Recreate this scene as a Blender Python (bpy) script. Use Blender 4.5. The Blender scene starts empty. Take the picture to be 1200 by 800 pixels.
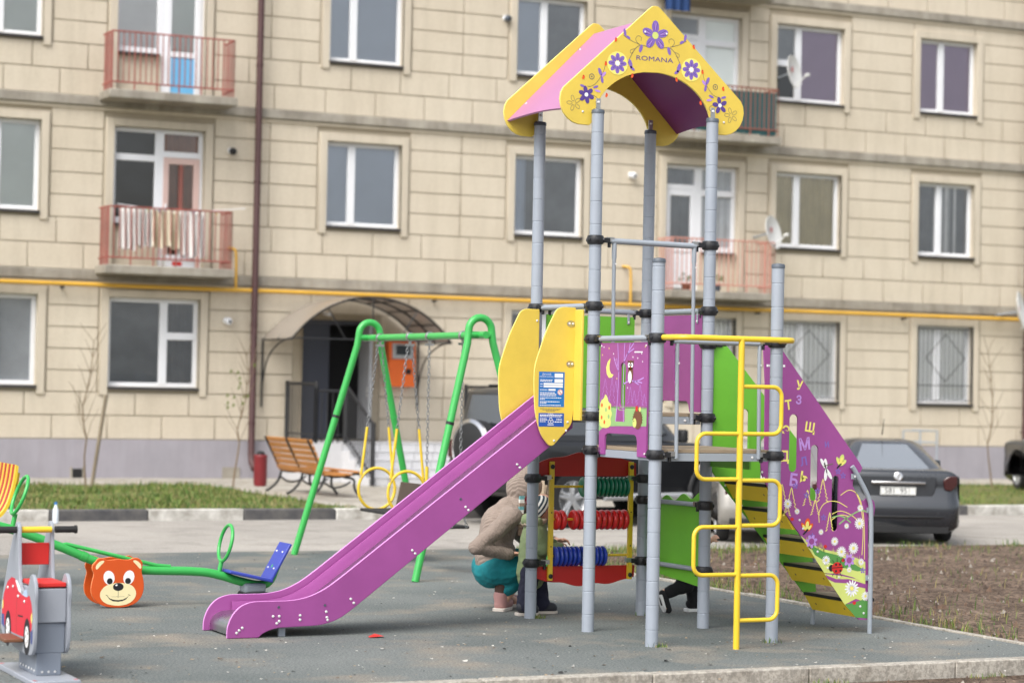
import bpy, bmesh, math, random
from math import sin, cos, pi, radians, sqrt, atan2
from mathutils import Vector as V, Matrix, geometry, noise
random.seed(7)
SC = bpy.context.scene
COL = SC.collection

# ------------------------------------------------------------------ materials
def lin(c):
    r = []
    for v in c[:3]:
        v = v / 255.0
        r.append(v / 12.92 if v <= .04045 else ((v + .055) / 1.055) ** 2.4)
    return r
MATS = {}
def mat(name, col, rough=.5, metal=0., var=.12, vscale=5., bump=0., bscale=120., spec=.5, second=None, speck=0., coat=0.):
    """procedural paint / plastic / stone: base colour broken up by two noises, roughness variation, optional bump"""
    if name in MATS: return MATS[name]
    m = bpy.data.materials.new(name); m.use_nodes = True
    nt = m.node_tree; N = nt.nodes; L = nt.links
    b = N['Principled BSDF']
    c = lin(col); d = lin(second) if second else [x * (1 - var) for x in c]
    tc = N.new('ShaderNodeTexCoord')
    n1 = N.new('ShaderNodeTexNoise'); n1.inputs['Scale'].default_value = vscale; n1.inputs['Detail'].default_value = 6; n1.inputs['Roughness'].default_value = .62
    L.new(tc.outputs['Object'], n1.inputs['Vector'])
    rp = N.new('ShaderNodeValToRGB'); rp.color_ramp.elements[0].position = .35; rp.color_ramp.elements[1].position = .68
    rp.color_ramp.elements[0].color = (*d, 1); rp.color_ramp.elements[1].color = (*c, 1)
    L.new(n1.outputs['Fac'], rp.inputs['Fac'])
    out = rp.outputs['Color']
    if speck:
        n2 = N.new('ShaderNodeTexNoise'); n2.inputs['Scale'].default_value = bscale; n2.inputs['Detail'].default_value = 2
        L.new(tc.outputs['Object'], n2.inputs['Vector'])
        mx = N.new('ShaderNodeMix'); mx.data_type = 'RGBA'; mx.blend_type = 'OVERLAY'; mx.inputs['Factor'].default_value = speck
        L.new(out, mx.inputs['A']); L.new(n2.outputs['Fac'], mx.inputs['B']); out = mx.outputs['Result']
    L.new(out, b.inputs['Base Color'])
    mr = N.new('ShaderNodeMapRange'); mr.inputs['To Min'].default_value = max(0, rough - .08); mr.inputs['To Max'].default_value = min(1, rough + .1)
    L.new(n1.outputs['Fac'], mr.inputs['Value']); L.new(mr.outputs['Result'], b.inputs['Roughness'])
    b.inputs['Metallic'].default_value = metal
    b.inputs['Specular IOR Level'].default_value = spec
    b.inputs['Coat Weight'].default_value = coat
    if bump:
        n3 = N.new('ShaderNodeTexNoise'); n3.inputs['Scale'].default_value = bscale; n3.inputs['Detail'].default_value = 4
        L.new(tc.outputs['Object'], n3.inputs['Vector'])
        bp = N.new('ShaderNodeBump'); bp.inputs['Strength'].default_value = bump; bp.inputs['Distance'].default_value = .01
        L.new(n3.outputs['Fac'], bp.inputs['Height']); L.new(bp.outputs['Normal'], b.inputs['Normal'])
    MATS[name] = m
    return m
def wave_bump(m, scale, dist, direction='Z', strength=.6):
    nt = m.node_tree; N = nt.nodes; L = nt.links
    tc = N.new('ShaderNodeTexCoord'); w = N.new('ShaderNodeTexWave'); w.bands_direction = direction
    w.inputs['Scale'].default_value = scale; w.inputs['Distortion'].default_value = 1.2; w.inputs['Detail'].default_value = 2
    L.new(tc.outputs['Object'], w.inputs['Vector'])
    bp = N.new('ShaderNodeBump'); bp.inputs['Strength'].default_value = strength; bp.inputs['Distance'].default_value = dist
    L.new(w.outputs['Fac'], bp.inputs['Height']); L.new(bp.outputs['Normal'], N['Principled BSDF'].inputs['Normal'])
    return m
def glass(name, tint, mixf=.55, ior=1.6, rough=.02):
    """window glass: see-through, with a fresnel mirror raised by an even extra share"""
    m = bpy.data.materials.new(name); m.use_nodes = True
    nt = m.node_tree; N = nt.nodes; L = nt.links
    N.remove(N['Principled BSDF'])
    t = N.new('ShaderNodeBsdfTransparent'); t.inputs['Color'].default_value = (*tint, 1)
    g = N.new('ShaderNodeBsdfGlossy'); g.inputs['Roughness'].default_value = rough
    tcn = N.new('ShaderNodeTexCoord'); nz = N.new('ShaderNodeTexNoise'); nz.inputs['Scale'].default_value = 1.3
    L.new(tcn.outputs['Object'], nz.inputs['Vector'])
    bp = N.new('ShaderNodeBump'); bp.inputs['Strength'].default_value = .12; bp.inputs['Distance'].default_value = .05
    L.new(nz.outputs['Fac'], bp.inputs['Height']); L.new(bp.outputs['Normal'], g.inputs['Normal'])
    f = N.new('ShaderNodeFresnel'); f.inputs['IOR'].default_value = ior
    a = N.new('ShaderNodeMath'); a.operation = 'ADD'; a.use_clamp = True; a.inputs[1].default_value = mixf
    L.new(f.outputs['Fac'], a.inputs[0])
    mx = N.new('ShaderNodeMixShader'); L.new(a.outputs[0], mx.inputs[0]); L.new(t.outputs[0], mx.inputs[1]); L.new(g.outputs[0], mx.inputs[2])
    L.new(mx.outputs[0], N['Material Output'].inputs['Surface'])
    return m

# ------------------------------------------------------------------ geometry helper
class Fr:
    def __init__(s, O, U, W, N): s.O, s.U, s.W, s.N = V(O), V(U).normalized(), V(W).normalized(), V(N).normalized()
    def p(s, u, v, o=0.): return s.O + s.U * u + s.W * v + s.N * o
def FT(y): return Fr((0, y, 0), (1, 0, 0), (0, 0, 1), (0, -1, 0))       # panel in the x-z plane, facing the camera side
def FS(x): return Fr((x, 0, 0), (0, 1, 0), (0, 0, 1), (-1, 0, 0))       # panel in the y-z plane, facing -x
_txt = {}
def text_mesh(s, bold=0.):
    if (s, bold) in _txt: return _txt[s, bold]
    cu = bpy.data.curves.new('lettering', 'FONT'); cu.body = s; cu.size = 1; cu.align_x = 'CENTER'; cu.align_y = 'CENTER'; cu.resolution_u = 3; cu.offset = bold
    o = bpy.data.objects.new('lettering', cu); COL.objects.link(o)
    bpy.context.view_layer.update()
    me = bpy.data.meshes.new_from_object(o.evaluated_get(bpy.context.evaluated_depsgraph_get()))
    r = ([v.co.copy() for v in me.vertices], [list(p.vertices) for p in me.polygons])
    bpy.data.objects.remove(o); bpy.data.curves.remove(cu); bpy.data.meshes.remove(me)
    _txt[s, bold] = r
    return r
class MB:
    def __init__(s): s.bm = bmesh.new(); s.mats = []
    def mi(s, m):
        if m not in s.mats: s.mats.append(m)
        return s.mats.index(m)
    def face(s, pts, m, smooth=True):
        vs = [s.bm.verts.new(p) for p in pts]
        try: f = s.bm.faces.new(vs)
        except ValueError: return
        f.material_index = s.mi(m); f.smooth = smooth
        return f
    def grid(s, rows, m, closed=False):
        k = s.mi(m); vr = [[s.bm.verts.new(p) for p in r] for r in rows]
        for a, b in zip(vr, vr[1:]):
            n = len(a)
            for i in range(n if closed else n - 1):
                try:
                    f = s.bm.faces.new((a[i], a[(i + 1) % n], b[(i + 1) % n], b[i])); f.material_index = k; f.smooth = True
                except ValueError: pass
        return vr
    def cap(s, vs, m):
        try: f = s.bm.faces.new(vs); f.material_index = s.mi(m); f.smooth = True
        except ValueError: pass
    def box(s, c, size, m, rot=None, taper=1.):
        c = V(c); hx, hy, hz = [a / 2 for a in size]; R = rot if rot else Matrix.Identity(3)
        P = []
        for z, t in ((-hz, 1), (hz, taper)):
            for x, y in ((-hx, -hy), (hx, -hy), (hx, hy), (-hx, hy)): P.append(s.bm.verts.new(c + R @ V((x * t, y * t, z))))
        k = s.mi(m)
        for q in ((3, 2, 1, 0), (4, 5, 6, 7), (0, 1, 5, 4), (1, 2, 6, 5), (2, 3, 7, 6), (3, 0, 4, 7)):
            f = s.bm.faces.new([P[i] for i in q]); f.material_index = k; f.smooth = True
    def bx(s, x0, x1, y0, y1, z0, z1, m): s.box(((x0 + x1) / 2, (y0 + y1) / 2, (z0 + z1) / 2), (abs(x1 - x0), abs(y1 - y0), abs(z1 - z0)), m)
    def tube(s, pts, r, m, n=10, closed=False, caps=True):
        pts = [V(p) for p in pts]; N = len(pts)
        rs = r if isinstance(r, (list, tuple)) else [r] * N
        rows = []; up = None
        for i, p in enumerate(pts):
            a = pts[(i - 1) % N] if (i > 0 or closed) else p; b = pts[(i + 1) % N] if (i < N - 1 or closed) else p
            d = (b - a).normalized()
            if up is None:
                up = d.cross(V((0, 0, 1)))
                if up.length < .05: up = d.cross(V((1, 0, 0)))
                up.normalize()
            else:
                up = (up - d * up.dot(d)).normalized()
            w = d.cross(up)
            rows.append([p + (up * cos(2 * pi * j / n) + w * sin(2 * pi * j / n)) * rs[i] for j in range(n)])
        if closed: rows.append(rows[0])
        vr = s.grid(rows, m, True)
        if caps and not closed: s.cap(vr[0][::-1], m); s.cap(vr[-1], m)
    def lathe(s, prof, m, o=(0, 0, 0), axis=None, n=20, mats=None, caps=True):
        o = V(o); ax = V(axis).normalized() if axis else V((0, 0, 1))
        u = ax.cross(V((0, 0, 1)));  u = V((1, 0, 0)) if u.length < .05 else u.normalized(); w = ax.cross(u)
        rows = [[o + ax * h + (u * cos(2 * pi * j / n) + w * sin(2 * pi * j / n)) * max(r, 1e-4) for j in range(n)] for r, h in prof]
        if mats:
            for i in range(len(rows) - 1): s.grid(rows[i:i + 2], mats[i], True)
        else:
            vr = s.grid(rows, m, True)
            if caps: s.cap(vr[0][::-1], m); s.cap(vr[-1], m)
    def prism(s, fr, out, th, m, holes=(), edge=None):
        edge = edge or m
        loops = [list(out)] + [list(h) for h in holes]
        allp = [p for l in loops for p in l]
        f_ = [s.bm.verts.new(fr.p(u, v, th / 2)) for u, v in allp]; b_ = [s.bm.verts.new(fr.p(u, v, -th / 2)) for u, v in allp]
        if len(loops) == 1:
            tris = [list(range(len(allp)))]
        else:
            tris = geometry.tessellate_polygon([[V((u, v, 0)) for u, v in l] for l in loops])
        k = s.mi(m); ke = s.mi(edge)
        for t in tris:
            for vs, rev in ((f_, 0), (b_, 1)):
                q = [vs[i] for i in t]
                try: f = s.bm.faces.new(q[::-1] if rev else q); f.material_index = k; f.smooth = True
                except ValueError: pass
        o = 0
        for l in loops:
            n = len(l)
            for i in range(n):
                a, b = o + i, o + (i + 1) % n
                try: f = s.bm.faces.new((f_[a], f_[b], b_[b], b_[a])); f.material_index = ke; f.smooth = True
                except ValueError: pass
            o += n
    # flat printed decoration a fraction of a millimetre proud of a panel
    def decal(s, fr, pts, m, off): s.face([fr.p(u, v, off) for u, v in pts], m, False)
    def disc(s, fr, u, v, ru, rv, m, off, rot=0., n=18):
        s.decal(fr, [(u + ru * cos(a) * cos(rot) - rv * sin(a) * sin(rot), v + ru * cos(a) * sin(rot) + rv * sin(a) * cos(rot)) for a in [2 * pi * i / n for i in range(n)]], m, off)
    def stroke(s, fr, pts, w, m, off, closed=False):
        P = [V(p) for p in pts]; n = len(P); L = []
        for i in range(n):
            a = P[(i - 1) % n] if (i or closed) else P[i]; b = P[(i + 1) % n] if (i < n - 1 or closed) else P[i]
            d = (b - a); d = d.normalized() if d.length > 1e-9 else V((1, 0)); L.append(V((-d.y, d.x)) * w / 2)
        for i in range(n if closed else n - 1):
            j = (i + 1) % n
            s.decal(fr, [tuple(P[i] + L[i]), tuple(P[i] - L[i]), tuple(P[j] - L[j]), tuple(P[j] + L[j])], m, off)
    def flower(s, fr, u, v, r, n, m, off, core=None, wid=.36, rot=pi / 2, halo=None, inner=.18):
        if halo: s.disc(fr, u, v, r * 1.12, r * 1.12, halo, off - .0004)
        for i in range(n):
            a = rot + 2 * pi * i / n
            s.disc(fr, u + cos(a) * r * (.5 + inner / 2), v + sin(a) * r * (.5 + inner / 2), r * (1 - inner) / 2, r * wid * .5, m, off, a, 10)
        if core: s.disc(fr, u, v, r * .24, r * .24, core, off + .0004, 0, 10)
    def text(s, fr, t, u, v, size, m, off, rot=0., sx=1., bold=0.):
        vs, fs = text_mesh(t, bold)
        nv = [s.bm.verts.new(fr.p(u + (p.x * sx * cos(rot) - p.y * sin(rot)) * size, v + (p.x * sx * sin(rot) + p.y * cos(rot)) * size, off)) for p in vs]
        k = s.mi(m)
        for f in fs:
            try: g = s.bm.faces.new([nv[i] for i in f]); g.material_index = k
            except ValueError: pass
    def build(s, name, parent=None, bevel=0., label=None, world=True, seg=2, angle=38, recalc=True):
        if recalc: bmesh.ops.recalc_face_normals(s.bm, faces=s.bm.faces)
        if parent is not None and world:
            r = parent
            while r.parent: r = r.parent
            bmesh.ops.translate(s.bm, verts=s.bm.verts, vec=-V(r.location))
        me = bpy.data.meshes.new(name); s.bm.to_mesh(me); s.bm.free()
        for m in s.mats: me.materials.append(m)
        me.set_sharp_from_angle(angle=radians(angle))
        o = bpy.data.objects.new(name, me); COL.objects.link(o); o.parent = parent
        if label: o['label'] = label
        if bevel:
            md = o.modifiers.new('edge', 'BEVEL'); md.width = bevel; md.segments = seg; md.limit_method = 'ANGLE'; md.angle_limit = radians(50); md.use_clamp_overlap = False; md.harden_normals = False
        return o
def thing(name, label, cat, loc=(0, 0, 0), rotz=0., group=None):
    o = bpy.data.objects.new(name, None); COL.objects.link(o)
    o.empty_display_size = .2; o.location = loc; o.rotation_euler = (0, 0, rotz)
    return tag(o, label, cat, group)
def tag(o, label=None, cat=None, group=None, kind=None):
    if label: o['label'] = label
    if cat: o['category'] = cat
    if group: o['group'] = group
    if kind: o['kind'] = kind
    return o
def arc(c, r, a0, a1, n): return [(c[0] + r * cos(radians(a0 + (a1 - a0) * i / n)), c[1] + r * sin(radians(a0 + (a1 - a0) * i / n))) for i in range(n + 1)]
def smooth(pts, it=2, closed=False):
    P = [V(p) for p in pts]
    for _ in range(it):
        Q = [] if closed else [P[0]]
        n = len(P)
        for i in range(n if closed else n - 1):
            a, b = P[i], P[(i + 1) % n]; Q += [a * .75 + b * .25, a * .25 + b * .75]
        if not closed: Q.append(P[-1])
        P = Q
    return P
def rounded(pts, r, n=5):
    """round the corners of a polygon: r is one radius or one per corner"""
    out = []; N = len(pts)
    for i in range(N):
        p = V(pts[i]); a = V(pts[i - 1]); b = V(pts[(i + 1) % N]); rr = r[i] if isinstance(r, (list, tuple)) else r
        da = (a - p); db = (b - p); rr = min(rr, da.length * .48, db.length * .48)
        if rr <= 0: out.append(tuple(p)); continue
        q0 = p + da.normalized() * rr; q1 = p + db.normalized() * rr
        for k in range(n + 1):
            t = k / n; out.append(tuple(q0 * (1 - t) ** 2 + p * 2 * t * (1 - t) + q1 * t * t))
    return out
def slot(u0, u1, v0, v1):
    r = (u1 - u0) / 2; c = (u0 + u1) / 2
    return arc((c, v1 - r), r, 0, 180, 8) + arc((c, v0 + r), r, 180, 360, 8)

# palette
M_yel = mat('yellow panel', (222, 194, 80), .42, var=.1, bump=.02, bscale=300)
M_yeld = mat('yellow panel edge', (236, 214, 112), .4, var=.05)
M_pur = mat('purple panel', (152, 74, 142), .4, var=.13, vscale=3.2, bump=.02, bscale=300)
M_grn = mat('green panel', (108, 184, 54), .4, var=.1, bump=.02, bscale=300)
M_red = mat('red panel', (176, 28, 26), .4, var=.08)
M_post = mat('grey plastic sleeve', (152, 160, 171), .45, var=.09, vscale=4)
M_cap = mat('post cap', (84, 92, 102), .45)
M_clamp = mat('black clamp plastic', (30, 31, 35), .42, var=.1)
M_galv = mat('grey painted tube', (150, 158, 167), .38, var=.06)
M_steel = mat('stainless steel', (190, 190, 190), .28, metal=1., var=.12, vscale=14)
M_bolt = mat('bolt cap', (216, 216, 216), .3, var=.05)
M_ytube = mat('yellow tube', (226, 192, 50), .32, var=.08, coat=.2)
M_gtube = mat('green tube', (58, 170, 80), .32, var=.07, coat=.2)
M_ply = mat('deck plywood', (150, 134, 112), .75, var=.2, bump=.1, bscale=60)
M_black = mat('black edging', (22, 22, 23), .6)
M_white = mat('white print', (236, 236, 236), .5, var=.03)
M_pvc = mat('white window plastic', (226, 228, 232), .4, var=.05, vscale=2)
M_viol = mat('violet print', (128, 100, 182), .5, var=.05)
M_dviol = mat('dark violet print', (84, 60, 138), .5, var=.05)
M_lav = mat('lavender print', (186, 142, 214), .5, var=.05)
M_pgrn = mat('sage print', (142, 182, 118), .5, var=.05)
M_lime = mat('pale lime print', (206, 216, 120), .5, var=.06)
M_midgrn = mat('leaf print', (86, 146, 72), .5, var=.06)
M_pyel = mat('pale yellow print', (238, 226, 120), .5, var=.04)
M_oran = mat('orange print', (226, 88, 30), .5, var=.05)
M_pred = mat('red print', (204, 40, 36), .5, var=.05)
M_pbrn = mat('brown print', (112, 72, 48), .5, var=.06)
M_blue = mat('blue sticker', (30, 112, 186), .4, var=.05)
M_dblue = mat('deep blue sticker', (36, 84, 170), .4, var=.05)
M_pblk = mat('black print', (26, 26, 32), .5)
M_line = mat('grey print', (120, 110, 96), .5)
M_blueseat = mat('blue board', (52, 66, 160), .45, var=.08)
M_rubberblk = mat('tyre rubber', (36, 36, 37), .8, var=.15, bump=.1)
# ------------------------------------------------------------------ camera, light, world
cam = bpy.data.cameras.new('camera'); co = bpy.data.objects.new('camera', cam); COL.objects.link(co); SC.camera = co
cam.sensor_width = 36; cam.lens = 80.05; cam.clip_start = .1; cam.clip_end = 3000
YAW = radians(25.2)
co.matrix_world = Matrix.Translation((0, 0, 1.57)) @ Matrix.Rotation(-YAW, 4, 'Z') @ Matrix.Rotation(pi / 2 + .0189, 4, 'X') @ Matrix.Rotation(.0206, 4, 'Z')
cam.dof.use_dof = True; cam.dof.focus_distance = 14.7; cam.dof.aperture_fstop = 2.1
w = bpy.data.worlds.new('World'); SC.world = w; w.use_nodes = True
nt = w.node_tree; bg = nt.nodes['Background']
sky = nt.nodes.new('ShaderNodeTexSky'); sky.sky_type = 'NISHITA'; sky.sun_disc = False
SUN_E, SUN_A = radians(50), radians(236)          # azimuth measured from +y, clockwise
sky.sun_elevation = SUN_E; sky.sun_rotation = SUN_A; sky.air_density = 1.; sky.dust_density = 4.; sky.ozone_density = 1.
hs = nt.nodes.new('ShaderNodeHueSaturation'); hs.inputs['Saturation'].default_value = .32
nt.links.new(sky.outputs[0], hs.inputs['Color']); nt.links.new(hs.outputs[0], bg.inputs['Color']); bg.inputs['Strength'].default_value = .15
sd = bpy.data.lights.new('sun', 'SUN'); so = bpy.data.objects.new('sun', sd); COL.objects.link(so)
sd.energy = 1.15; sd.angle = radians(36); sd.color = (1, .96, .9)
dirv = V((sin(SUN_A) * cos(SUN_E), cos(SUN_A) * cos(SUN_E), sin(SUN_E)))
so.rotation_euler = dirv.to_track_quat('Z', 'Y').to_euler()
SC.view_settings.view_transform = 'Standard'; SC.view_settings.look = 'None'; SC.view_settings.exposure = 0.88; SC.view_settings.gamma = 1

# ------------------------------------------------------------------ ground
def ground_mat(name, c1, c2, c3, s1, s2, bump, bs, rough=.9, speckle=None, dist=.01):
    m = bpy.data.materials.new(name); m.use_nodes = True
    N = m.node_tree.nodes; L = m.node_tree.links; b = N['Principled BSDF']; tc = N.new('ShaderNodeTexCoord')
    def nz(sc, det=8, ro=.6):
        n = N.new('ShaderNodeTexNoise'); n.inputs['Scale'].default_value = sc; n.inputs['Detail'].default_value = det; n.inputs['Roughness'].default_value = ro
        L.new(tc.outputs['Object'], n.inputs['Vector']); return n
    a = nz(s1); f = nz(s2, 3); g = nz(bs, 3)
    r = N.new('ShaderNodeValToRGB'); r.color_ramp.elements[0].position = .38; r.color_ramp.elements[1].position = .64
    r.color_ramp.elements[0].color = (*lin(c1), 1); r.color_ramp.elements[1].color = (*lin(c2), 1); L.new(a.outputs['Fac'], r.inputs['Fac'])
    mx = N.new('ShaderNodeMix'); mx.data_type = 'RGBA'; mx.inputs['B'].default_value = (*lin(c3), 1)
    fr = N.new('ShaderNodeValToRGB'); fr.color_ramp.elements[0].position = .5; fr.color_ramp.elements[1].position = .72
    L.new(f.outputs['Fac'], fr.inputs['Fac']); L.new(r.outputs['Color'], mx.inputs['A']); L.new(fr.outputs['Color'], mx.inputs['Factor'])
    out = mx.outputs['Result']
    if speckle:
        vo = nz(speckle[0], 2, .7)
        rr = N.new('ShaderNodeValToRGB'); rr.color_ramp.elements[0].position = .4; rr.color_ramp.elements[0].color = (.25, .25, .25, 1); rr.color_ramp.elements[1].position = .6; rr.color_ramp.elements[1].color = (.8, .8, .8, 1)
        L.new(vo.outputs['Fac'], rr.inputs['Fac'])
        m2 = N.new('ShaderNodeMix'); m2.data_type = 'RGBA'; m2.blend_type = 'OVERLAY'; m2.inputs['Factor'].default_value = speckle[1]
        L.new(out, m2.inputs['A']); L.new(rr.outputs['Color'], m2.inputs['B']); out = m2.outputs['Result']
    L.new(out, b.inputs['Base Color']); b.inputs['Roughness'].default_value = rough; b.inputs['Specular IOR Level'].default_value = .25
    bp = N.new('ShaderNodeBump'); bp.inputs['Strength'].default_value = bump; bp.inputs['Distance'].default_value = dist
    L.new(g.outputs['Fac'], bp.inputs['Height']); L.new(bp.outputs['Normal'], b.inputs['Normal'])
    return m
G_rub = ground_mat('crumb rubber', (92, 98, 97), (113, 117, 115), (132, 125, 114), .45, 1.4, .5, 110, .92, (70, .5))
G_asph = ground_mat('road asphalt', (146, 142, 136), (162, 157, 150), (134, 130, 124), .35, 2.2, .3, 90, .9, (60, .35))
G_dirt = ground_mat('bare soil', (90, 76, 65), (116, 100, 87), (78, 65, 55), 1.6, 7., .9, 38, 1., (26, .8), .03)
G_conc = ground_mat('concrete slab', (150, 145, 136), (172, 167, 157), (130, 124, 114), 1.2, 6., .3, 70, .9, (40, .4))
G_lawn = ground_mat('lawn soil', (92, 98, 56), (104, 112, 62), (110, 96, 70), 1.1, 4., .6, 30, 1., (24, .6), .03)
G_base = ground_mat('open ground', (120, 115, 106), (136, 131, 122), (110, 104, 94), .06, .6, .4, 20, .95, (12, .4))
G_kw = mat('white kerb paint', (206, 204, 198), .7, second=(150, 146, 138), vscale=7, bump=.15, bscale=60)
G_kb = mat('dark kerb paint', (66, 66, 69), .7, second=(92, 90, 88), vscale=7, bump=.15, bscale=60)
def sheet(name, x0, x1, y0, y1, z, m, thick=0.):
    b = MB()
    if thick: b.bx(x0, x1, y0, y1, z - thick, z, m)
    else: b.face([(x0, y0, z), (x1, y0, z), (x1, y1, z), (x0, y1, z)], m)
    return tag(b.build(name), kind='structure')
sheet('ground', -900, 900, -900, 900, -.11, G_base)
sheet('rubber_surface', -14, 9.05, 10.98, 19.82, 0, G_rub, .09)
sheet('road', -90, 110, 19.86, 24.8, -.035, G_asph, .06)
def rough_sheet(name, x0, x1, y0, y1, z, m, step, amp, f=1.3):
    b = MB(); nx = int((x1 - x0) / step); ny = int((y1 - y0) / step)
    b.grid([[(x0 + (x1 - x0) * i / nx, y0 + (y1 - y0) * j / ny, z + amp * (noise.fractal(V((x0 + (x1 - x0) * i / nx, y0 + (y1 - y0) * j / ny, 3)) * f * 2.2, .8, 2.1, 5)) * min(1, i / 3, j / 3, (nx - i) / 3, (ny - j) / 3)) for i in range(nx + 1)] for j in range(ny + 1)], m)
    return tag(b.build(name), kind='structure')
rough_sheet('soil_bed', 9.12, 26, 10.9, 19.8, -.03, G_dirt, .07, .03)
rough_sheet('soil_bed', -6, 14, 8.5, 10.86, -.075, G_dirt, .06, .025)
b = MB()                                              # low concrete edging of the play area, stone by stone
x = -8.
while x < 16:
    b.bx(x + .004, x + .996, 10.865, 10.972, -.1, .018 + random.uniform(-.003, .003), G_conc); x += 1.
y = 10.985
while y < 19.7:
    b.bx(9.058, 9.108, y + .003, min(y + .997, 19.8), -.1, .016 + random.uniform(-.006, .006), G_conc); y += 1.
tag(b.build('edging', bevel=.006), kind='structure')
b = MB()                                              # painted kerb on the far side of the road: white and dark blocks in turn
x = 6.1 - 30 * 1.12; k = 0
while x < 60:
    m = G_kb if (k % 2 == 0) else G_kw
    b.bx(x + .004, x + 1.116, 24.80, 24.95, -.1, .09, m); x += 1.12; k += 1
tag(b.build('kerb', bevel=.012), kind='structure')
sheet('lawn', -40, 9.9, 24.96, 31.3, .055, G_lawn, .12)
sheet('lawn', 16.2, 70, 24.96, 31.3, .055, G_lawn, .12)
sheet('pavement', 9.9, 16.2, 24.96, 33.4, .05, G_conc, .12)
sheet('pavement', -40, 9.897, 31.3, 33.4, .052, G_conc, .12)
sheet('pavement', 16.203, 70, 31.3, 33.4, .052, G_conc, .12)

# grass: uncountable, one object per patch
def blades(name, spots, hmin, hmax, wid, mats, label):
    b = MB()
    for (x, y, z) in spots:
        h = random.uniform(hmin, hmax); a = random.uniform(0, 2 * pi); l = random.uniform(.1, .75) * h
        d = V((cos(a), sin(a), 0)); e = V((-d.y, d.x, 0)) * wid * random.uniform(.6, 1.3); p = V((x, y, z)); m = random.choice(mats)
        q = p + d * l * .3 + V((0, 0, h * .6)); t = p + d * l + V((0, 0, h))
        b.face([p - e, p + e, q + e * .7, q - e * .7], m, False); b.face([q - e * .7, q + e * .7, t], m, False)
    o = b.build(name, recalc=False); return tag(o, label, 'grass', kind='stuff')
GM = [mat('grass blade', (86, 116, 40), .7, var=.25, vscale=3), mat('grass blade pale', (116, 134, 60), .7, var=.25, vscale=3), mat('grass blade dark', (62, 94, 34), .7, var=.2, vscale=3), mat('dry blade', (146, 134, 88), .8, var=.2, vscale=3)]
def clump(n, f):
    out = []
    while len(out) < n:
        p = f(); v = noise.noise(V((p[0], p[1], 0)) * .9) + .5 * noise.noise(V((p[0], p[1], 7)) * 3)
        if v > random.uniform(-.5, .45): out.append(p)
    return out
blades('grass', clump(26000, lambda: (random.uniform(2.5, 9.85), random.uniform(25.0, 31.2),   .05)), .015, .085, .006, GM, 'short green grass on the lawn strip below the wall on the left')
blades('grass', clump(9000, lambda: (random.uniform(16.3, 27), random.uniform(25.0, 31.2), .05)), .015, .08, .006, GM, 'grass on the lawn strip behind the parked sedan')
def verge():
    r = random.random()
    if r < .65: return (random.uniform(9.2, 22), 19.77 - abs(random.gauss(0, .30)), -.04)
    if r < .88: return (9.15 + abs(random.gauss(0, .32)), random.uniform(11, 19.5), -.04)
    return (random.uniform(9.2, 16), random.uniform(11, 19.5), -.03)
blades('grass', clump(9500, verge), .02, .10, .0038, GM, 'thin patchy grass round the edges of the bare soil bed')
sp = []
for (cx, cy, n) in ((6.74, 13.83, 60), (7.58, 13.84, 70), (6.73, 12.13, 50), (7.53, 12.13, 25), (8.2, 10.8, 40), (7.1, 10.78, 50), (6.2, 10.8, 40), (8.6, 10.75, 30), (5.7, 10.72, 30)):
    for _ in range(n): sp.append((cx + random.gauss(0, .03 if cy > 11 else .09), cy + random.gauss(0, .02), -.0 if cy > 11 else -.07))
blades('weeds', sp, .01, .04, .003, GM, 'small weeds at the feet of the posts and along the front edging')
# clods and stones lying on the bare soil
b = MB(); CM = [mat('soil clod', (110, 89, 74), 1., var=.3, vscale=20), mat('pale stone', (150, 142, 132), .9, var=.2), mat('dark clod', (80, 67, 58), 1., var=.3, vscale=20)]
for i in range(3600):
    if random.random() < .75: x, y = 9.14 + abs(random.gauss(0, 4.)), random.uniform(11, 19.7)
    else: x, y = random.uniform(4, 13), 10.8 - abs(random.gauss(0, .5))
    r = random.uniform(.006, .022) * (1.9 if random.random() < .06 else 1); z = -.03 if y > 10.9 else -.075; m = random.choices(CM, (5, 1, 4))[0]
    P = [V((x + r * random.uniform(.6, 1.3) * cos(a), y + r * random.uniform(.6, 1.3) * sin(a), z - .01)) for a in (0, 1.25, 2.5, 3.8, 5.)]; t = V((x + random.uniform(-.3, .3) * r, y, z + r * random.uniform(.7, 1.5)))
    for k in range(5): b.face([P[k], P[(k + 1) % 5], t], m, False)
tag(b.build('clods', recalc=False), 'clods and small stones lying on the bare soil', 'clods', kind='stuff')
# litter: tiny leaves, pebbles and scraps scattered over the rubber
b = MB(); LM = [mat('dry leaf', (168, 146, 116), .8, var=.25), mat('pale scrap', (200, 196, 188), .8, var=.1), mat('brown crumb', (104, 88, 74), .9, var=.2), mat('dark crumb', (44, 44, 44), .9)]
for i in range(2600):
    x, y = random.uniform(0, 16), random.uniform(9.6, 19.8)
    if random.random() < .35: y = 10.98 + abs(random.gauss(0, 1.6))
    if y > 19.8: continue
    r = random.uniform(.003, .012) * (1.7 if random.random() < .07 else 1); a = random.uniform(0, 2 * pi); z = (.002 if (x < 9.04 and y > 10.99) else -.02)
    m = random.choices(LM, (3, 3, 2, 2))[0]
    P = [V((x + r * cos(a + k) * random.uniform(.6, 1.2), y + r * sin(a + k) * random.uniform(.6, 1.2), z + random.uniform(0, r * .6))) for k in (0, 1.3, 2.4, 3.6, 5)]
    b.face(P, m, False)
tag(b.build('litter', recalc=False), 'tiny dry leaves, crumbs and scraps scattered over the ground', 'litter', kind='stuff')
b = MB(); b.face([(5.2, 13.02, .004), (5.29, 13.0, .012), (5.31, 13.05, .004), (5.26, 13.08, .02), (5.21, 13.06, .006)], M_pred, False)
tag(b.build('scrap'), 'small crumpled red scrap lying under the purple slide', 'scrap')
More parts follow.
